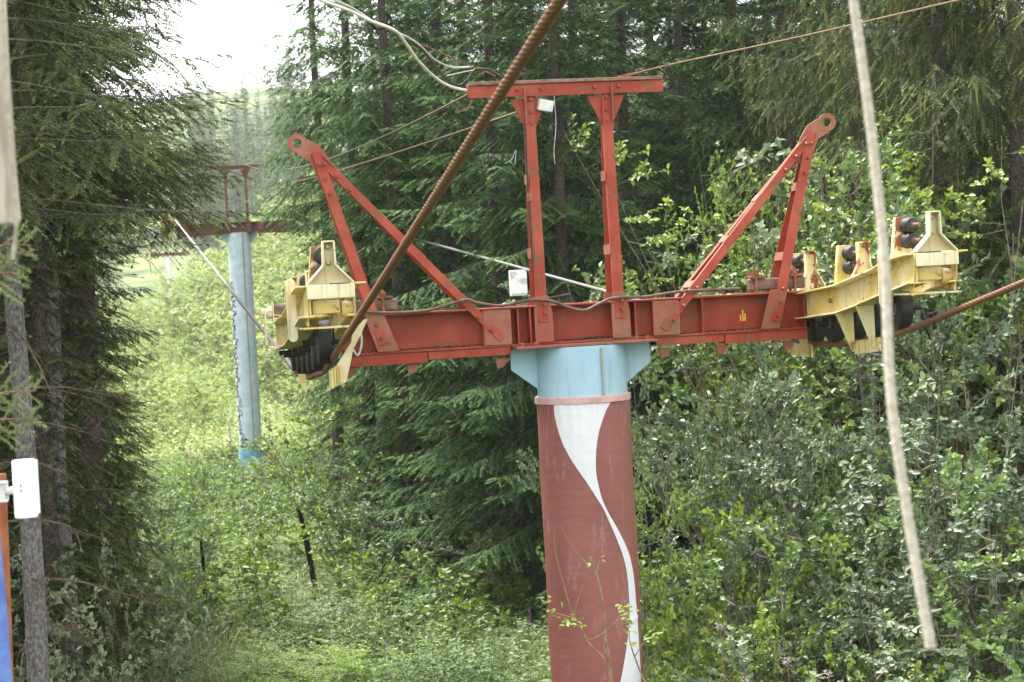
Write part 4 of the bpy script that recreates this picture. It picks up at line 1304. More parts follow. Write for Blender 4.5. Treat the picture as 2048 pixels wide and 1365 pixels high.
MB().lathe([(rr*0.93, L_/2+0.0005), (rr*0.90, L_/2+0.003)], (0, 0, 0), axu, 32).build('end_cap', M['cream'], an)
MB().bar(-axu*L_*0.48+Vector((0.048, 0.012, 0)), axu*L_*0.46+Vector((0.048, 0.012, 0)), 0.014, 0.05, (1, 0, 0)).build('back_shell', M['white'], an, 0.002)
for k in (-0.006, 0.017):
    p = Vector((-0.005, -rr-0.001, k))
    MB().bar(p-axu*0.007, p+axu*0.007, 0.005, 0.004, (1, 0, 0)).build('slot', M['steel'], an)
bk = MB().box((-0.125, -0.02, -0.055), (-0.085, 0.045, 0.035))
bk.cyl((-0.085, 0, -0.01), (-0.045, 0, -0.005), 0.018, 12)
bk.bar((-0.13, -0.03, 0.03), (-0.07, -0.03, 0.03), 0.012, 0.006, (0, 0, 1)).bar((-0.13, -0.03, -0.05), (-0.07, -0.03, -0.05), 0.012, 0.006, (0, 0, 1))
bk.build('mounting_bracket', M['bracket'], an, 0.004)

# black posts in the meadow
pA = at(612, 1085, 38); gA = gz(pA.x, 38)
st = MB()
d0 = at(593, 1015, 38); d1 = at(616, 1120, 38)
ddir = (d1-d0).normalized(); nx_ = Vector((ddir.z, 0, -ddir.x))
if nx_.x < 0: nx_ = -nx_
base = d1+ddir*((gA-0.2-d1.z)/ddir.z)
st.prism([((d0).x, d0.z), (d0.x+0.10, d0.z-0.12), (d0.x+0.21, d0.z-0.66), (base.x+0.05, base.z), (base.x-0.05, base.z), (d0.x+0.10, d0.z-0.66)], (0, 1, 0), (0, 38, 0), th=0.06)
tag(st.build('burnt_stake', M['burnt'], None, 0.01), 'black pointed broken plank leaning in the meadow', 'stake')
p0 = at(402, 1080, 35)
st = MB().tube([p0, at(405, 1110, 35), Vector((at(408, 1140, 35).x, 35, gz(p0.x, 35)-0.2))], [0.030, 0.034, 0.038], 7)
tag(st.build('burnt_post', M['burnt']), 'short thin black post standing in the meadow', 'post')

# =================================================================== SPRUCES
SP_A = spruce_parts(11, 20, 3.1, 0.5, sec=0.095, ter=0.036, tl=0.095, tw=0.026, whorl=0.38, nbr=(5, 8), droop=0.40, hang=0.36, ztop_dense=14)
SP_B = spruce_parts(12, 22, 2.9, 0.8, sec=0.10, ter=0.038, tl=0.100, tw=0.027, whorl=0.40, nbr=(5, 8), droop=0.30, hang=0.28, ztop_dense=14)
SP_L = spruce_parts(21, 18, 3.1, 6.9, sec=0.085, ter=0.032, tl=0.072, tw=0.021, whorl=0.33, nbr=(5, 8), droop=0.34, hang=0.42, ztop_dense=11.5, mats=('spruce_olive', 'bark_grey'), dead_to=3.0, r0=0.12)
SP_K = spruce_parts(24, 18, 3.2, 1.2, sec=0.085, ter=0.032, tl=0.075, tw=0.022, whorl=0.32, nbr=(5, 9), droop=0.38, hang=0.45, ztop_dense=11.5, mats=('spruce_olive', 'bark'), r0=0.12, skirt=(7.2, 0.33))
SP_M = spruce_parts(22, 18, 1.15, 0.9, sec=0.09, ter=0.034, tl=0.080, tw=0.022, whorl=0.25, nbr=(5, 9), droop=0.42, hang=0.5, ztop_dense=11, mats=('spruce_olive', 'bark'), dead_to=1.0, r0=0.17)
SP_R = spruce_parts(23, 18, 3.4, 2.5, sec=0.115, ter=0.036, tl=0.085, tw=0.021, whorl=0.29, nbr=(5, 8), droop=0.45, hang=1.0, ztop_dense=11, mats=('spruce_olive', 'bark'), dead_to=1.0, lichen=0.5)
SP_C = spruce_parts(13, 21, 2.7, 0.9, skirt=(7.4, 0.48), sec=0.10, ter=0.038, tl=0.100, tw=0.027, whorl=0.38, nbr=(5, 8), droop=0.42, hang=0.50)
SP_F = spruce_parts(31, 19, 2.7, 0.6, sec=0.26, ter=0.11, tl=0.22, tw=0.09, whorl=0.50, ztop_dense=30, mats=('spruce_far', 'bark'))
def sx(px, d):
    return (px-1024)/F_PX*d
SPR = [  # px, distance, parts, scale, label
    (28, 18.5, SP_L, 1.0, 'spruce with bare grey lower trunk behind the white antenna'),
    (78, 23.5, SP_K, 1.0, 'spruce with lichen grey trunk second from the left edge'),
    (112, 25.0, SP_L, 1.1, 'spruce with brown trunk third from the left edge'),
    (182, 26.5, SP_K, 1.06, 'olive green spruce stretching drooping boughs towards the gap of sky'),
    (140, 29.0, SP_M, 1.0, 'dark spruce with low drooping boughs left of the bright clearing'),
    (-70, 33.0, SP_A, 0.95, 'spruce in deep shade at the far left behind the grey trunks'),
    (-60, 25.0, SP_L, 1.05, 'spruce at the left edge hidden by the antenna pole'),
    (-150, 29.0, SP_B, 0.9, 'dark spruce at the far left edge in the shade'),
    (105, 31.0, SP_M, 1.15, 'narrow dark spruce between the left trunks'),
    (50, 38.0, SP_A, 0.72, 'smaller dark spruce deep behind the left trunks'),
    (150, 27.5, SP_M, 0.95, 'slim dark spruce whose boughs droop at the edge of the clearing'),
    (730, 41, SP_C, 1.0, 'spruce with dark drooping boughs right of the sky gap'),
    (664, 50, SP_C, 1.05, 'tall spruce behind the first one right of the sky gap'),
    (800, 38, SP_C, 0.95, 'dark spruce behind the left red brace'),
    (905, 40, SP_A, 1.05, 'dark spruce behind the thick rusty rope'),
    (1010, 34, SP_B, 0.95, 'green spruce left of the red columns'),
    (1135, 32, SP_A, 0.85, 'bright green spruce between the red columns'),
    (1275, 36, SP_B, 1.05, 'spruce with visible trunk right of the red columns'),
    (1390, 39, SP_A, 1.0, 'dark spruce behind the right red brace'),
    (1500, 41, SP_B, 1.1, 'shaded spruce above the right red brace'),
    (1590, 34, SP_A, 1.0, 'spruce behind the tip of the right red brace'),
    (1730, 29, SP_R, 1.0, 'spruce hung with pale lichen above the yellow wheels'),
    (1905, 26, SP_R, 0.95, 'lichen covered spruce with tangled dead twigs at the upper right'),
    (2060, 25, SP_R, 1.0, 'lichen covered spruce cut by the right edge'),
    (2010, 33, SP_A, 1.0, 'dark spruce deep behind the upper right bushes'),
]
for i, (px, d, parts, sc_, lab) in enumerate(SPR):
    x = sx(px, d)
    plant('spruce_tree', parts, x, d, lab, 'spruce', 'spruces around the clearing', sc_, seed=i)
for i, (x, y) in enumerate(((-7.6, 14.5), (-8.6, 19.0), (-9.5, 23.0), (-10.5, 28.0), (-9.5, 33.0))):  # unseen spruces, added to shade the pylon and meadow from the left
    plant('spruce_tree', SP_A if i % 2 else SP_B, x, y, 'unseen spruce added to the stand left of the picture for shade', 'spruce', 'unseen spruces added for shade beyond the left edge', 1.0, seed=140+i)
for i, (px, d) in enumerate(((800, 49), (850, 52), (960, 47), (1060, 45), (1180, 44), (1330, 48), (1440, 52), (1560, 47), (1680, 43), (1800, 40), (1930, 41), (1100, 56), (900, 60), (1250, 58), (1650, 56), (1850, 52), (780, 66), (870, 70), (960, 72), (1050, 68), (1150, 70), (1260, 72), (1370, 68), (1480, 66), (1600, 68), (1720, 62), (1990, 50), (1900, 60))):
    plant('spruce_tree', SP_C if i < 2 else SP_A if i % 2 else SP_B, sx(px, d), d, 'dark spruce deep in the stand behind the pylon', 'spruce', 'spruces filling the dark stand', 1.0+0.08*(i % 3), seed=40+i)
rng = np.random.default_rng(77)
far_tr = [(446, 290), (470, 305), (498, 283), (515, 330), (540, 300), (558, 278), (580, 315), (600, 296), (625, 320), (410, 330), (385, 300), (360, 335), (330, 310), (530, 262), (485, 268), (455, 345), (570, 350), (610, 272), (300, 330), (270, 320), (640, 300), (500, 370), (545, 385), (425, 380)]
far_tr += [(rng.uniform(395, 650), rng.uniform(235, 360)) for k in range(40)]
for i, (px, d) in enumerate(far_tr):
    plant('spruce_tree', SP_F, sx(px, d), d, 'hazy spruce on the slope behind the blue pylon', 'spruce', 'hazy spruces far behind the clearing', rng.uniform(0.7, 1.15), seed=80+i)

# fresh blurred spruce sprigs close to the camera at the left
def sprig(px0, py0, px1, py1, d, n, seed, label):
    rng = np.random.default_rng(seed)
    a, b = at(px0, py0, d), at(px1, py1, d)
    a, b = np.array(a), np.array(b)
    wood = MB()
    P_, D_ = [], []
    ax = unit(b-a); sd_ = np.array([0, 0, 1.0]); L = np.linalg.norm(b-a)
    wood.tube([tuple(a), tuple((a+b)/2+np.array([0, 0, 0.01])), tuple(b)], [0.005, 0.004, 0.002], 5)
    for k in range(n):
        s = (k+0.5)/n
        p = a+(b-a)*s
        sg = 1 if k % 2 else -1
        dv = unit(ax*0.8+sg*sd_*0.6+rng.normal(0, 0.25, 3))
        l2 = (0.14*(1-s)+0.06)
        wood.tube([tuple(p), tuple(p+dv*l2)], [0.003, 0.0015], 4)
        m = int(l2/0.0022)
        u = rng.uniform(0, l2, m)
        P_.append(p+dv*u[:, None])
        ph = rng.normal(size=(m, 3)); ph = unit(ph-dv*(ph@dv)[:, None])
        D_.append(dv*0.8+ph*0.8)
    P = np.concatenate(P_); D = np.concatenate(D_); m = len(P)
    V, F, _ = leaf_diamonds(P, D, rng.normal(size=(m, 3)), rng.uniform(0.014, 0.022, m), np.full(m, 0.0032))
    o = empty('spruce_sprig', tuple(a), label, 'spruce twig', 'fresh sprigs at the left edge')
    V = V-a
    link('needles', np_mesh('needles', V, F, M['spruce_fresh'], np.repeat(rng.uniform(0.3, 1, m), 4)), o)
    w = wood.build('twig', M['redstem'], o); w.location = -Vector(a)
sprig(-40, 500, 62, 490, 7.6, 9, 1, 'fresh green spruce sprig just below the weathered board')
sprig(-40, 560, 30, 545, 7.6, 7, 2, 'small green spruce sprig under the one below the board')
sprig(-60, 800, 72, 782, 7.6, 10, 3, 'green spruce sprig crossing the grey trunk above the antenna')
sprig(-60, 850, 70, 838, 7.6, 11, 4, 'lower green spruce sprig just above the antenna')

# =================================================================== BROADLEAF BUSHES
BU_G = bush_parts(51, 4.6, 2.2, 10, 0.080, 0.046, 'leaf_grey', 11, 26, shell=True)
BU_M = bush_parts(52, 4.2, 2.0, 9, 0.076, 0.046, 'leaf_green', 11, 26, shell=True)
BU_L = bush_parts(53, 3.4, 1.8, 9, 0.078, 0.050, 'leaf_lime', 9, 24, shell=True)
BU_E = bush_parts(56, 4.2, 1.7, 6, 0.115, 0.062, 'leaf_elder', 7, 11)
BU_P = bush_parts(54, 3.2, 2.0, 10, 0.12, 0.070, 'leaf_pale', 9, 15)
BU_T = bush_parts(55, 6.6, 2.4, 8, 0.080, 0.048, 'leaf_lime', 14, 20, 0.25)
def bush(parts, px, d, top_y, label, group='bushes right of the pylon', H=4.6, seed=0, z=None, lo=None, hi=None):
    x = sx(px, d)
    zt = at(px, top_y, d).z
    g = gz(x, d) if z is None else z
    s = max(0.25, (zt-g)/H)
    o = plant('leafy_bush', parts, x, d, label, 'bush', group, 1.0, seed=seed)
    wd = min(1.35, max(0.5, s**0.6))
    Rb = {4.6: 2.3, 4.2: 2.1, 3.4: 1.9, 6.6: 2.4}[H]
    if lo is not None: wd = min(wd, max(0.3, (px-lo)*d/F_PX/Rb))      # keep clear of the trunk
    if hi is not None: wd = min(wd, max(0.3, (hi-px)*d/F_PX/Rb))
    o.scale = (wd, wd, s)
    return o
BUSH = [
    (BU_T, 1470, 27, 300, 6.6, 'tall airy yellow green shrub behind the right red brace'),
    (BU_T, 1485, 25.5, 420, 6.6, 'yellow green shrub in front of the dark spruces right of the red columns'),
    (BU_T, 1540, 26, 330, 6.6, 'light green leafy shrub just behind the outer right brace'),
    (BU_M, 1580, 25, 430, 4.2, 'green bush behind the rear yellow guide rollers'),
    (BU_G, 1700, 24, 390, 4.6, 'grey green bush rising above the yellow pulley carrier'),
    (BU_M, 1850, 23, 300, 4.2, 'tall green bush behind the foremost yellow yoke'),
    (BU_G, 1985, 22, 330, 4.6, 'grey green bush at the right edge above the rusty rope'),
    (BU_T, 1760, 26, 260, 6.6, 'slender light green sapling above the yellow pulleys'),
    (BU_T, 1665, 25.5, 300, 6.6, 'light green shrub between the brace tip and the hanging rope'),
    (BU_T, 1885, 23.5, 215, 6.6, 'tall yellow green shrub above the foremost yellow yoke'),
    (BU_T, 2000, 22.5, 260, 6.6, 'yellow green shrub at the right edge under the lichen spruces'),
    (BU_L, 2050, 24, 360, 3.4, 'light green bush cut by the right edge'),
    (BU_G, 1310, 21.5, 760, 4.6, 'small upright grey green bush just right of the wrapped trunk'),
    (BU_M, 1370, 19.5, 900, 4.2, 'green bush low beside the brown tarpaulin'),
    (BU_L, 1330, 18.3, 1010, 3.4, 'yellow green bush against the lower trunk'),
    (BU_L, 1450, 18.0, 1020, 3.4, 'bright yellow green bush between trunk and dark hollow'),
    (BU_G, 1540, 20.5, 720, 4.6, 'broad grey green bush under the right arm'),
    (BU_G, 1690, 20, 690, 4.6, 'large grey green bush below the yellow carrier'),
    (BU_M, 1620, 19.5, 930, 4.2, 'green bush low in front of the broad grey green one'),
    (BU_G, 1820, 19.5, 670, 4.6, 'large grey green bush behind the hanging rope'),
    (BU_G, 1960, 19, 640, 4.6, 'grey green bush under the rusty rope at the right'),
    (BU_M, 1910, 18, 850, 4.2, 'green bush right of the hanging rope'),
    (BU_G, 2040, 17.5, 820, 4.6, 'grey green bush filling the right edge'),
    (BU_G, 1760, 18, 960, 4.6, 'grey green bush with long sprays left of the rope end'),
    (BU_G, 1880, 16.8, 1110, 4.6, 'dark grey green bush under the rope end'),
    (BU_M, 2010, 16.5, 1130, 4.2, 'green bush in the lower right corner'),
    (BU_L, 1390, 16.6, 1255, 3.4, 'yellow green bush at the bottom right of the trunk'),
    (BU_L, 1720, 16.4, 1290, 3.4, 'low green bush at the bottom edge by the seed heads'),
]
for i, (pt, px, d, ty, H, lab) in enumerate(BUSH):
    bush(pt, px, d, ty, lab, H=H, seed=200+i, lo=1345 if pt is BU_T else 1110 if px < 1500 or d > 21 else 1400)
LEFTB = [
    (BU_E, 150, 21.5, 995, 4.2, 'elder like shrub with pale leaves beside the grey trunk'),
    (BU_E, 245, 23.0, 1085, 4.2, 'shrub with whitish leaves right of the grey trunk'),
    (BU_E, 125, 20.5, 1190, 4.2, 'low shrub with pale leaves in the lower left'),
    (BU_L, 705, 40.0, 800, 3.4, 'light green shrub hiding the foot of the first spruce'),
    (BU_M, 790, 39.6, 885, 4.2, 'green shrub under the left end of the crossarm'),
    (BU_M, 735, 38.5, 880, 4.2, 'dark green shrub at the foot of the first spruce right of the clearing'),
    (BU_G, 850, 37, 945, 4.6, 'shrub in the shade under the crossarm'),
    (BU_M, 1005, 33, 1040, 4.2, 'green shrub in the dark corner left of the trunk'),
    (BU_M, 660, 52, 900, 4.2, 'green shrub at the edge of the dark spruces'),
    (BU_M, 790, 48, 915, 4.2, 'dark green shrub under the left arm'),
    (BU_G, 880, 44, 945, 4.6, 'shrub with shiny leaves left of the trunk'),
    (BU_G, 960, 40, 1000, 4.6, 'shiny leaved shrub in the shade beside the tarpaulin'),
    (BU_M, 380, 57, 905, 4.2, 'green shrub left of the blue pylon foot'),
    (BU_L, 300, 54, 935, 3.4, 'yellow green shrub at the lower end of the bright clearing'),
    (BU_L, 600, 60, 850, 3.4, 'yellow green shrub right of the blue pylon foot'),
    (BU_L, 690, 58, 830, 3.4, 'light green shrub below the yellow pulleys'),
    (BU_M, 1040, 36, 1070, 4.2, 'dim green shrub close to the left side of the trunk'),
]
for i, (pt, px, d, ty, H, lab) in enumerate(LEFTB):
    bush(pt, px, d, ty, lab, 'shrubs along the meadow', H=H, seed=300+i, hi=360 if pt is BU_E else (None if px < 700 else 1250))
# bright clearing beyond the far pylon
rng = np.random.default_rng(5)
cnt = 0
while cnt < 150:
    d = 70+150*rng.uniform()**1.1
    px = rng.uniform(225, 720)
    x = sx(px, d)
    u = x-line_x(d)
    if abs(u) < 2.2 and d < 120: continue
    if u > 24 and d > 90: continue
    o = plant('leafy_bush', BU_P, x, d, 'pale sunlit shrub on the clearing behind the blue pylon', 'bush', 'sunlit shrubs on the clearing', 1.0, seed=500+cnt)
    s = rng.uniform(0.5, 1.05) if d < 90 else rng.uniform(0.8, 1.7)
    if abs(px-322) < 50 and d > 88: s = rng.uniform(0.25, 0.45)
    o.scale = (s*1.2, s*1.2, s)
    cnt += 1

# =================================================================== MEADOW
def scatter(name, protos, pts, rot, scl, idx, kind='stuff'):
    """one object that carries a scattered cover of small plants"""
    pc = bpy.data.collections.new(name+'_kinds')
    for i, me in enumerate(protos):
        pc.objects.link(bpy.data.objects.new('%s_kind_%s' % (name, 'abcdefghij'[i]), me))
    me = bpy.data.meshes.new(name)
    me.vertices.add(len(pts)); me.vertices.foreach_set('co', np.ascontiguousarray(pts, dtype=np.float32).ravel())
    for nm, tp, arr in (('rotv', 'FLOAT_VECTOR', rot), ('sclv', 'FLOAT', scl), ('pick', 'INT', idx)):
        a = me.attributes.new(nm, tp, 'POINT')
        if tp == 'FLOAT_VECTOR': a.data.foreach_set('vector', np.ascontiguousarray(arr, dtype=np.float32).ravel())
        elif tp == 'INT': a.data.foreach_set('value', np.ascontiguousarray(arr, dtype=np.int32))
        else: a.data.foreach_set('value', np.ascontiguousarray(arr, dtype=np.float32))
    o = link(name, me)
    o['kind'] = kind
    ng = bpy.data.node_groups.new(name, 'GeometryNodeTree')
    ng.interface.new_socket('Geometry', in_out='INPUT', socket_type='NodeSocketGeometry')
    ng.interface.new_socket('Geometry', in_out='OUTPUT', socket_type='NodeSocketGeometry')
    gi = ng.nodes.new('NodeGroupInput'); go = ng.nodes.new('NodeGroupOutput')
    iop = ng.nodes.new('GeometryNodeInstanceOnPoints')
    ci = ng.nodes.new('GeometryNodeCollectionInfo')
    ci.inputs['Collection'].default_value = pc
    ci.inputs['Separate Children'].default_value = True
    ci.inputs['Reset Children'].default_value = True
    iop.inputs['Pick Instance'].default_value = True
    def attr(nm, tp):
        n = ng.nodes.new('GeometryNodeInputNamedAttribute'); n.data_type = tp; n.inputs[0].default_value = nm
        return n.outputs[0]
    ng.links.new(gi.outputs[0], iop.inputs['Points'])
    ng.links.new(ci.outputs[0], iop.inputs['Instance'])
    ng.links.new(attr('pick', 'INT'), iop.inputs['Instance Index'])
    ng.links.new(attr('rotv', 'FLOAT_VECTOR'), iop.inputs['Rotation'])
    ng.links.new(attr('sclv', 'FLOAT'), iop.inputs['Scale'])
    ng.links.new(iop.outputs[0], go.inputs[0])
    md = o.modifiers.new('scatter', 'NODES'); md.node_group = ng
    return o
HERBS = [herb_mesh(1, 0.60, 5, 12, 0.080, 0.042), herb_mesh(2, 0.95, 4, 16, 0.080, 0.030), herb_mesh(3, 0.50, 6, 9, 0.10, 0.06), herb_mesh(4, 0.75, 4, 5, 0.050, 0.022, 'herb', True), grass_mesh(5, 70), grass_mesh(6, 60, 0.85, 0.22), fern_mesh(7, 9, 0.8), herb_mesh(8, 0.85, 5, 14, 0.095, 0.055, 'herb_dark'), herb_mesh(9, 1.15, 4, 18, 0.085, 0.036, 'herb_dark'), herb_mesh(10, 0.9, 5, 5, 0.060, 0.026, 'herb_lime', True)]
def cover():
    rng = np.random.default_rng(9)
    pts, idx, scl = [], [], []
    n = 0
    while n < 15000:
        d = 24+62*rng.uniform()**1.25
        px = rng.uniform(-60, 1420)
        x = sx(px, d)
        if d > 60 and x > line_x(d)+12: continue
        if (abs(px-607) < 42 and 29 < d < 39) or (abs(px-405) < 26 and 28 < d < 36):
            if rng.uniform() < 0.8: continue
        z = gz(x, d)
        nn = mnoise.noise(Vector((x*0.25, d*0.18, 3.0)))
        shade = sstep(900, 1150, px)*(1-sstep(26, 34, d)) if False else 0
        r = rng.uniform()
        n2_ = mnoise.noise(Vector((x*0.45+9, d*0.30, 7.0)))
        if n2_ > 0.26 and r < 0.6: k = int(rng.choice([7, 8, 8, 2]))
        elif n2_ < -0.24 and r < 0.7: k = int(rng.choice([9, 3, 6]))
        elif nn > 0.30: k = 4+int(rng.integers(0, 2)) if r < 0.75 else int(rng.integers(0, 4))
        elif nn < -0.25: k = 6 if r < 0.4 and d > 45 else int(rng.integers(0, 4))
        else: k = int(rng.choice([0, 1, 2, 3, 4, 5], p=[.22, .18, .17, .21, .13, .09]))
        pts.append((x, d, z-0.03)); idx.append(k); scl.append(rng.uniform(0.7, 1.35)*(1.0 if d < 60 else 1.25))
        n += 1
    n = len(pts)
    rot = np.stack([rng.normal(0, 0.12, n), rng.normal(0, 0.12, n), rng.uniform(0, 2*PI, n)], 1)
    scatter('meadow_undergrowth', HERBS, pts, rot, scl, idx)
cover()
def far_cover():
    rng = np.random.default_rng(19)
    pale = [herb_mesh(21, 0.9, 9, 18, 0.11, 0.055, 'leaf_pale'), herb_mesh(22, 1.1, 8, 18, 0.12, 0.05, 'leaf_pale')]
    pts, idx, scl = [], [], []
    for k in range(4200):
        d = 66+190*rng.uniform()**1.3
        x = sx(rng.uniform(180, 760), d)
        pts.append((x, d, gz(x, d)-0.05)); idx.append(int(rng.integers(0, 2))); scl.append(rng.uniform(0.8, 1.6))
    n = len(pts)
    rot = np.stack([rng.normal(0, 0.1, n), rng.normal(0, 0.1, n), rng.uniform(0, 2*PI, n)], 1)
    scatter('clearing_undergrowth', pale, pts, rot, scl, idx)
far_cover()
def far_wood():
    rng = np.random.default_rng(29)
    low = spruce_parts(33, 15, 2.6, 0.4, sec=0.5, ter=0.22, tl=0.42, tw=0.16, whorl=0.9, ztop_dense=30, nbr=(4, 6), mats=('spruce_far', 'bark'))
    pts, scl = [], []
    for k in range(2600):
        y = rng.uniform(300, 690); x = rng.uniform(-260, 140)
        nn = mnoise.noise(Vector((x*0.012, y*0.012, 1.5)))+0.5*mnoise.noise(Vector((x*0.04, y*0.04, 5)))
        if nn < 0.02+0.5*(y-300)/390: continue
        pts.append((x, y, gz(x, y)-0.2)); scl.append(rng.uniform(0.4, 1.0))
    n = len(pts)
    rot = np.stack([np.zeros(n), np.zeros(n), rng.uniform(0, 2*PI, n)], 1)
    scatter('mountain_wood', [low['crown']], pts, rot, scl, [0]*n)
far_wood()

# ferns and saplings one can tell apart
FERN = {'fronds': fern_mesh(70, 12, 1.0)}
rng = np.random.default_rng(44)
for i, (px, d) in enumerate(((455, 57), (500, 58), (540, 57), (575, 58), (430, 55), (610, 57), (520, 55), (645, 55), (480, 54), (700, 54), (760, 50), (590, 53))):
    plant('fern', FERN, sx(px, d), d, 'bright green fern in front of the blue pylon foot', 'fern', 'ferns before the blue pylon', rng.uniform(0.9, 1.25), seed=700+i)
SAP = [bush_parts(61, 1.5, 0.6, 4, 0.105, 0.055, 'herb', 5, 10, 0.3, 'stem', 0.6, 0.28), bush_parts(62, 1.3, 0.55, 3, 0.10, 0.055, 'leaf_lime', 5, 10, 0.3, 'stem', 0.6, 0.28), bush_parts(63, 1.6, 0.65, 4, 0.095, 0.052, 'leaf_green', 5, 10, 0.3, 'stem', 0.6, 0.28)]
for i in range(110):
    d = rng.uniform(30, 56); px = rng.uniform(230, 1075)
    if (abs(px-607) < 70 and d < 47) or (abs(px-405) < 45 and d < 41): continue
    plant('sapling', SAP[i % 3], sx(px, d), d, ('pale leaved sapling standing above the meadow plants', 'yellow green sapling standing above the meadow plants', 'deep green sapling standing above the meadow plants')[i % 3], 'sapling', ('pale saplings in the meadow', 'yellow green saplings in the meadow', 'deep green saplings in the meadow')[i % 3], rng.uniform(0.6, 1.25), seed=800+i)
# fireweed in the clearing
fw_s = MB().tube([(0, 0, 0), (0.02, 0, 0.7), (0, 0.02, 1.5)], [0.008, 0.006, 0.003], 5).mesh('stem', M['stem'])
m_ = MB(); rf = random.Random(3)
for k in range(60):
    z = 1.0+0.5*k/60; a = k*2.4; r = 0.045*(1-(k/60)*0.8)
    c = Vector((r*math.cos(a), r*math.sin(a), z)); t = Vector((-math.sin(a), math.cos(a), 0))*0.02
    m_.add([c-t, c+Vector((math.cos(a), math.sin(a), 0))*0.03, c+t, c+Vector((0, 0, 0.03))], [(0, 1, 2, 3)])
fw_f = m_.mesh('flower_spike', M['flower'])
for i, (px, d, s) in enumerate(((449, 66, 1.25), (368, 64, 0.9), (352, 74, 1.0), (408, 80, 0.9), (421, 69, 0.7), (508, 72, 0.9), (545, 75, 1.1), (560, 70, 0.7))):
    o = empty('fireweed', (sx(px, d), d, gz(sx(px, d), d)), 'pink fireweed spike among the pale shrubs', 'wildflower', 'fireweed on the clearing')
    o.scale = (s, s, s)
    link('stem', fw_s, o); link('flower_spike', fw_f, o)
o = empty('fireweed', (sx(1030, 31), 31, gz(sx(1030, 31), 31)), 'single pink flower at the foot of the tarpaulin', 'wildflower', 'fireweed on the clearing')
o.scale = (0.6, 0.6, 0.6); link('stem', fw_s, o); link('flower_spike', fw_f, o)
# dry seed heads on thin stalks at the bottom right
for i, (px, py, lab) in enumerate(((1575, 1322, 'tall dry seed head left of the other one'), (1657, 1345, 'fluffy grey seed head at the bottom edge'), (1440, 1250, 'dry seed head over the yellow green bush'), (1490, 1360, 'short seed head in the bottom corner of the hollow'))):
    p = at(px, py, 15.2)
    o = empty('thistle', (p.x, p.y, gz(p.x, p.y)), lab, 'seed head', 'dry seed heads')
    h = p.z-o.location.z
    MB().tube([(0, 0, 0), (0.03, 0, h*0.5), (0, 0, h)], [0.006, 0.004, 0.003], 5).build('stem', M['redstem'], o)
    m_ = MB(); rr_ = random.Random(i)
    for k in range(40):
        v = Vector((rr_.gauss(0, 1), rr_.gauss(0, 1), rr_.gauss(0.4, 0.8))).normalized()
        t = v.orthogonal().normalized()*0.004
        c = Vector((rr_.uniform(-.03, .03), rr_.uniform(-.03, .03), h+rr_.uniform(-0.04, 0.02)))
        m_.add([c-t, c+v*0.028, c+t], [(0, 1, 2)])
    m_.build('seed_fluff', M['seedhead'], o)
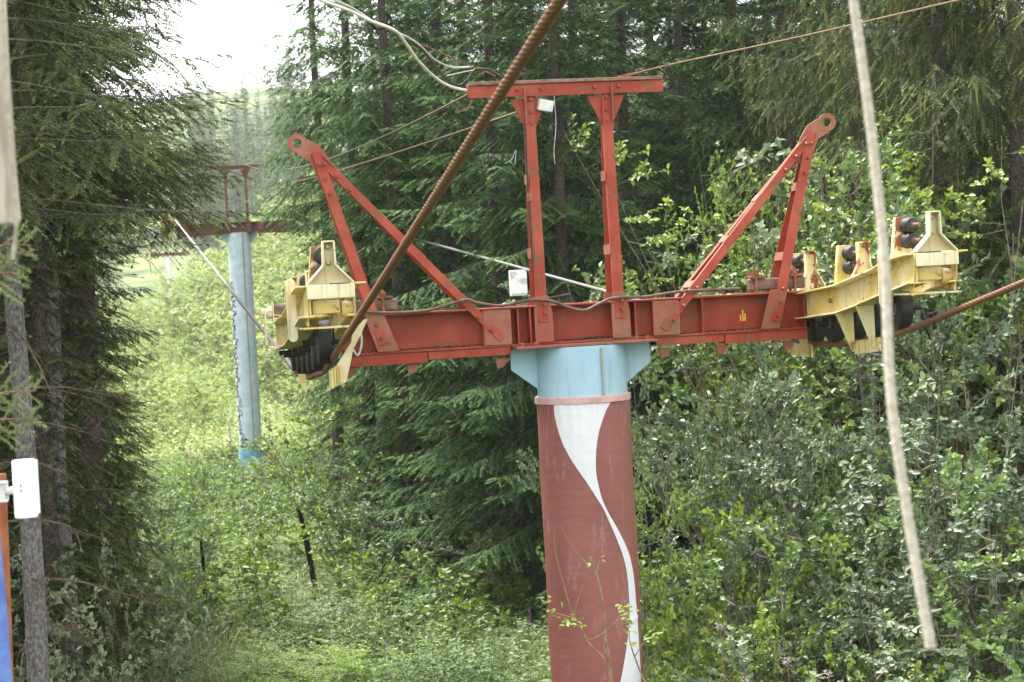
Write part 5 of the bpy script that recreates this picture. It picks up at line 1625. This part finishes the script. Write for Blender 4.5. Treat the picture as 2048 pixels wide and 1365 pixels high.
# young tree in front of the trunk, nearly bare, drawn from its photographed forks
def young_tree():
    d = 13.6
    b0 = at(1222, 1365, d)
    o = empty('young_tree', (b0.x+0.12, b0.y, gz(b0.x, d)), 'nearly bare young tree growing up in front of the tarpaulin', 'sapling')
    oo = o.location.copy()
    mb = MB()
    def br(pts, r0, r1, dd=0.0):
        c = poly_curve([(at(x, y, d+dd) if not isinstance(x, Vector) else x)-oo for x, y in pts], 4)
        n = len(c)
        mb.tube(c, [r0+(r1-r0)*i/(n-1) for i in range(n)], 6)
        return c
    base = Vector((0, 0, 0))
    c = poly_curve([base, at(1222, 1365, d)-oo, at(1212, 1320, d)-oo, at(1210, 1260, d)-oo, at(1204, 1200, d)-oo, at(1196, 1160, d)-oo, at(1192, 1148, d)-oo], 5)
    mb.tube(c, [0.016-0.009*i/(len(c)-1) for i in range(len(c))], 6)
    br([(1192, 1150), (1200, 1120), (1206, 1090), (1205, 1040), (1202, 1018)], 0.006, 0.002)
    br([(1192, 1150), (1170, 1125), (1150, 1100), (1130, 1070), (1125, 1055)], 0.005, 0.002)
    br([(1192, 1150), (1188, 1132), (1192, 1120)], 0.004, 0.002)
    br([(1211, 1318), (1180, 1290), (1165, 1262), (1148, 1235), (1130, 1180), (1112, 1110), (1108, 1060)], 0.008, 0.002, -0.05)
    br([(1147, 1235), (1156, 1200), (1166, 1170)], 0.004, 0.002, -0.05)
    br([(1147, 1236), (1110, 1226), (1098, 1220)], 0.004, 0.002, -0.05)
    br([(1211, 1264), (1180, 1280), (1165, 1272)], 0.004, 0.002, -0.03)
    br([(1211, 1262), (1236, 1240), (1252, 1215), (1256, 1180)], 0.005, 0.002, 0.03)
    br([(1290, 1365), (1275, 1330), (1260, 1285), (1258, 1262)], 0.007, 0.003, 0.03)
    br([(1268, 1316), (1288, 1285), (1300, 1275)], 0.004, 0.002, 0.03)
    mb.build('trunk', M['redstem'], o, smooth=True)
    rng = np.random.default_rng(6)
    P, D = [], []
    for (x, y, n) in ((1130, 1245, 9), (1150, 1238, 9), (1160, 1252, 8), (1175, 1130, 4), (1192, 1118, 3), (1240, 1218, 9), (1252, 1240, 9), (1262, 1220, 6), (1262, 1260, 6), (1300, 1275, 10), (1310, 1265, 8), (1106, 1205, 5), (1100, 1230, 5), (1262, 1290, 5)):
        for k in range(n):
            p = at(x+rng.normal(0, 7), y+rng.normal(0, 5), d+rng.normal(0, 0.05))-oo
            P.append(tuple(p)); D.append(rng.normal(0, 1, 3)*np.array([1, 1, 0.4]))
    n = len(P)
    L = rng.uniform(0.03, 0.055, n)
    V, F, k = leaf_ovals(np.array(P), np.array(D), np.array([0, -0.3, 1.0])+rng.normal(0, 0.4, (n, 3)), L, L*0.55)
    link('leaves', np_mesh('leaves', V, F, M['leaf_lime'], np.repeat(rng.uniform(0.2, 0.9, n), k)), o)
young_tree()
# fallen dead branches beside the blue pylon
def dead_branch(px, py, d, L, az, seed, label):
    rng = random.Random(seed)
    p = at(px, py, d)
    mb = MB()
    def grow(a, dv, L, r, lev):
        pts = [a]
        dd = dv.copy()
        for k in range(5):
            dd = (dd+Vector((rng.gauss(0, .2), rng.gauss(0, .2), rng.gauss(0, .15)))).normalized()
            pts.append(pts[-1]+dd*L/5)
        mb.tube(pts, [r*(1-0.16*k) for k in range(6)], 5)
        if lev:
            for k in range(6):
                q = pts[rng.randint(1, 5)]
                grow(q, (dd+Vector((rng.gauss(0, .8), rng.gauss(0, .6), rng.gauss(0.1, .5)))).normalized(), L*0.42, r*0.5, lev-1)
    grow(Vector((0, 0, 0)), Vector((math.cos(az), 0.2, math.sin(az))), L, 0.035, 2)
    o = mb.build('dead_branch', M['twig'])
    o.location = (p.x, p.y, gz(p.x, p.y)-0.05)
    tag(o, label, 'dead branch', 'bare dead branches by the blue pylon')
dead_branch(640, 905, 54, 2.2, 2.2, 1, 'bare grey branch tangle right of the blue pylon foot')
dead_branch(590, 830, 64, 2.6, 0.6, 2, 'pale fallen branch below the yellow pulleys')
dead_branch(700, 880, 50, 2.0, 2.6, 3, 'dead twiggy branch in front of the dark spruces')
dead_branch(470, 900, 56, 1.3, 0.9, 4, 'dead twigs leaning on the blue pylon foot')

# =================================================================== HAZE
hz = MB().box((-760, -90, -12), (760, 950, 128)).build('haze', [])
hz['kind'] = 'stuff'
hm = bpy.data.materials.new('haze')
hm.use_nodes = True
hm.node_tree.nodes.clear()
ho = hm.node_tree.nodes.new('ShaderNodeOutputMaterial')
hv = hm.node_tree.nodes.new('ShaderNodeVolumePrincipled')
hv.inputs['Color'].default_value = (0.93, 0.96, 0.97, 1)
hv.inputs['Density'].default_value = 0.00024
hv.inputs['Anisotropy'].default_value = 0.3
hm.node_tree.links.new(hv.outputs[0], ho.inputs['Volume'])
hz.data.materials.append(hm)
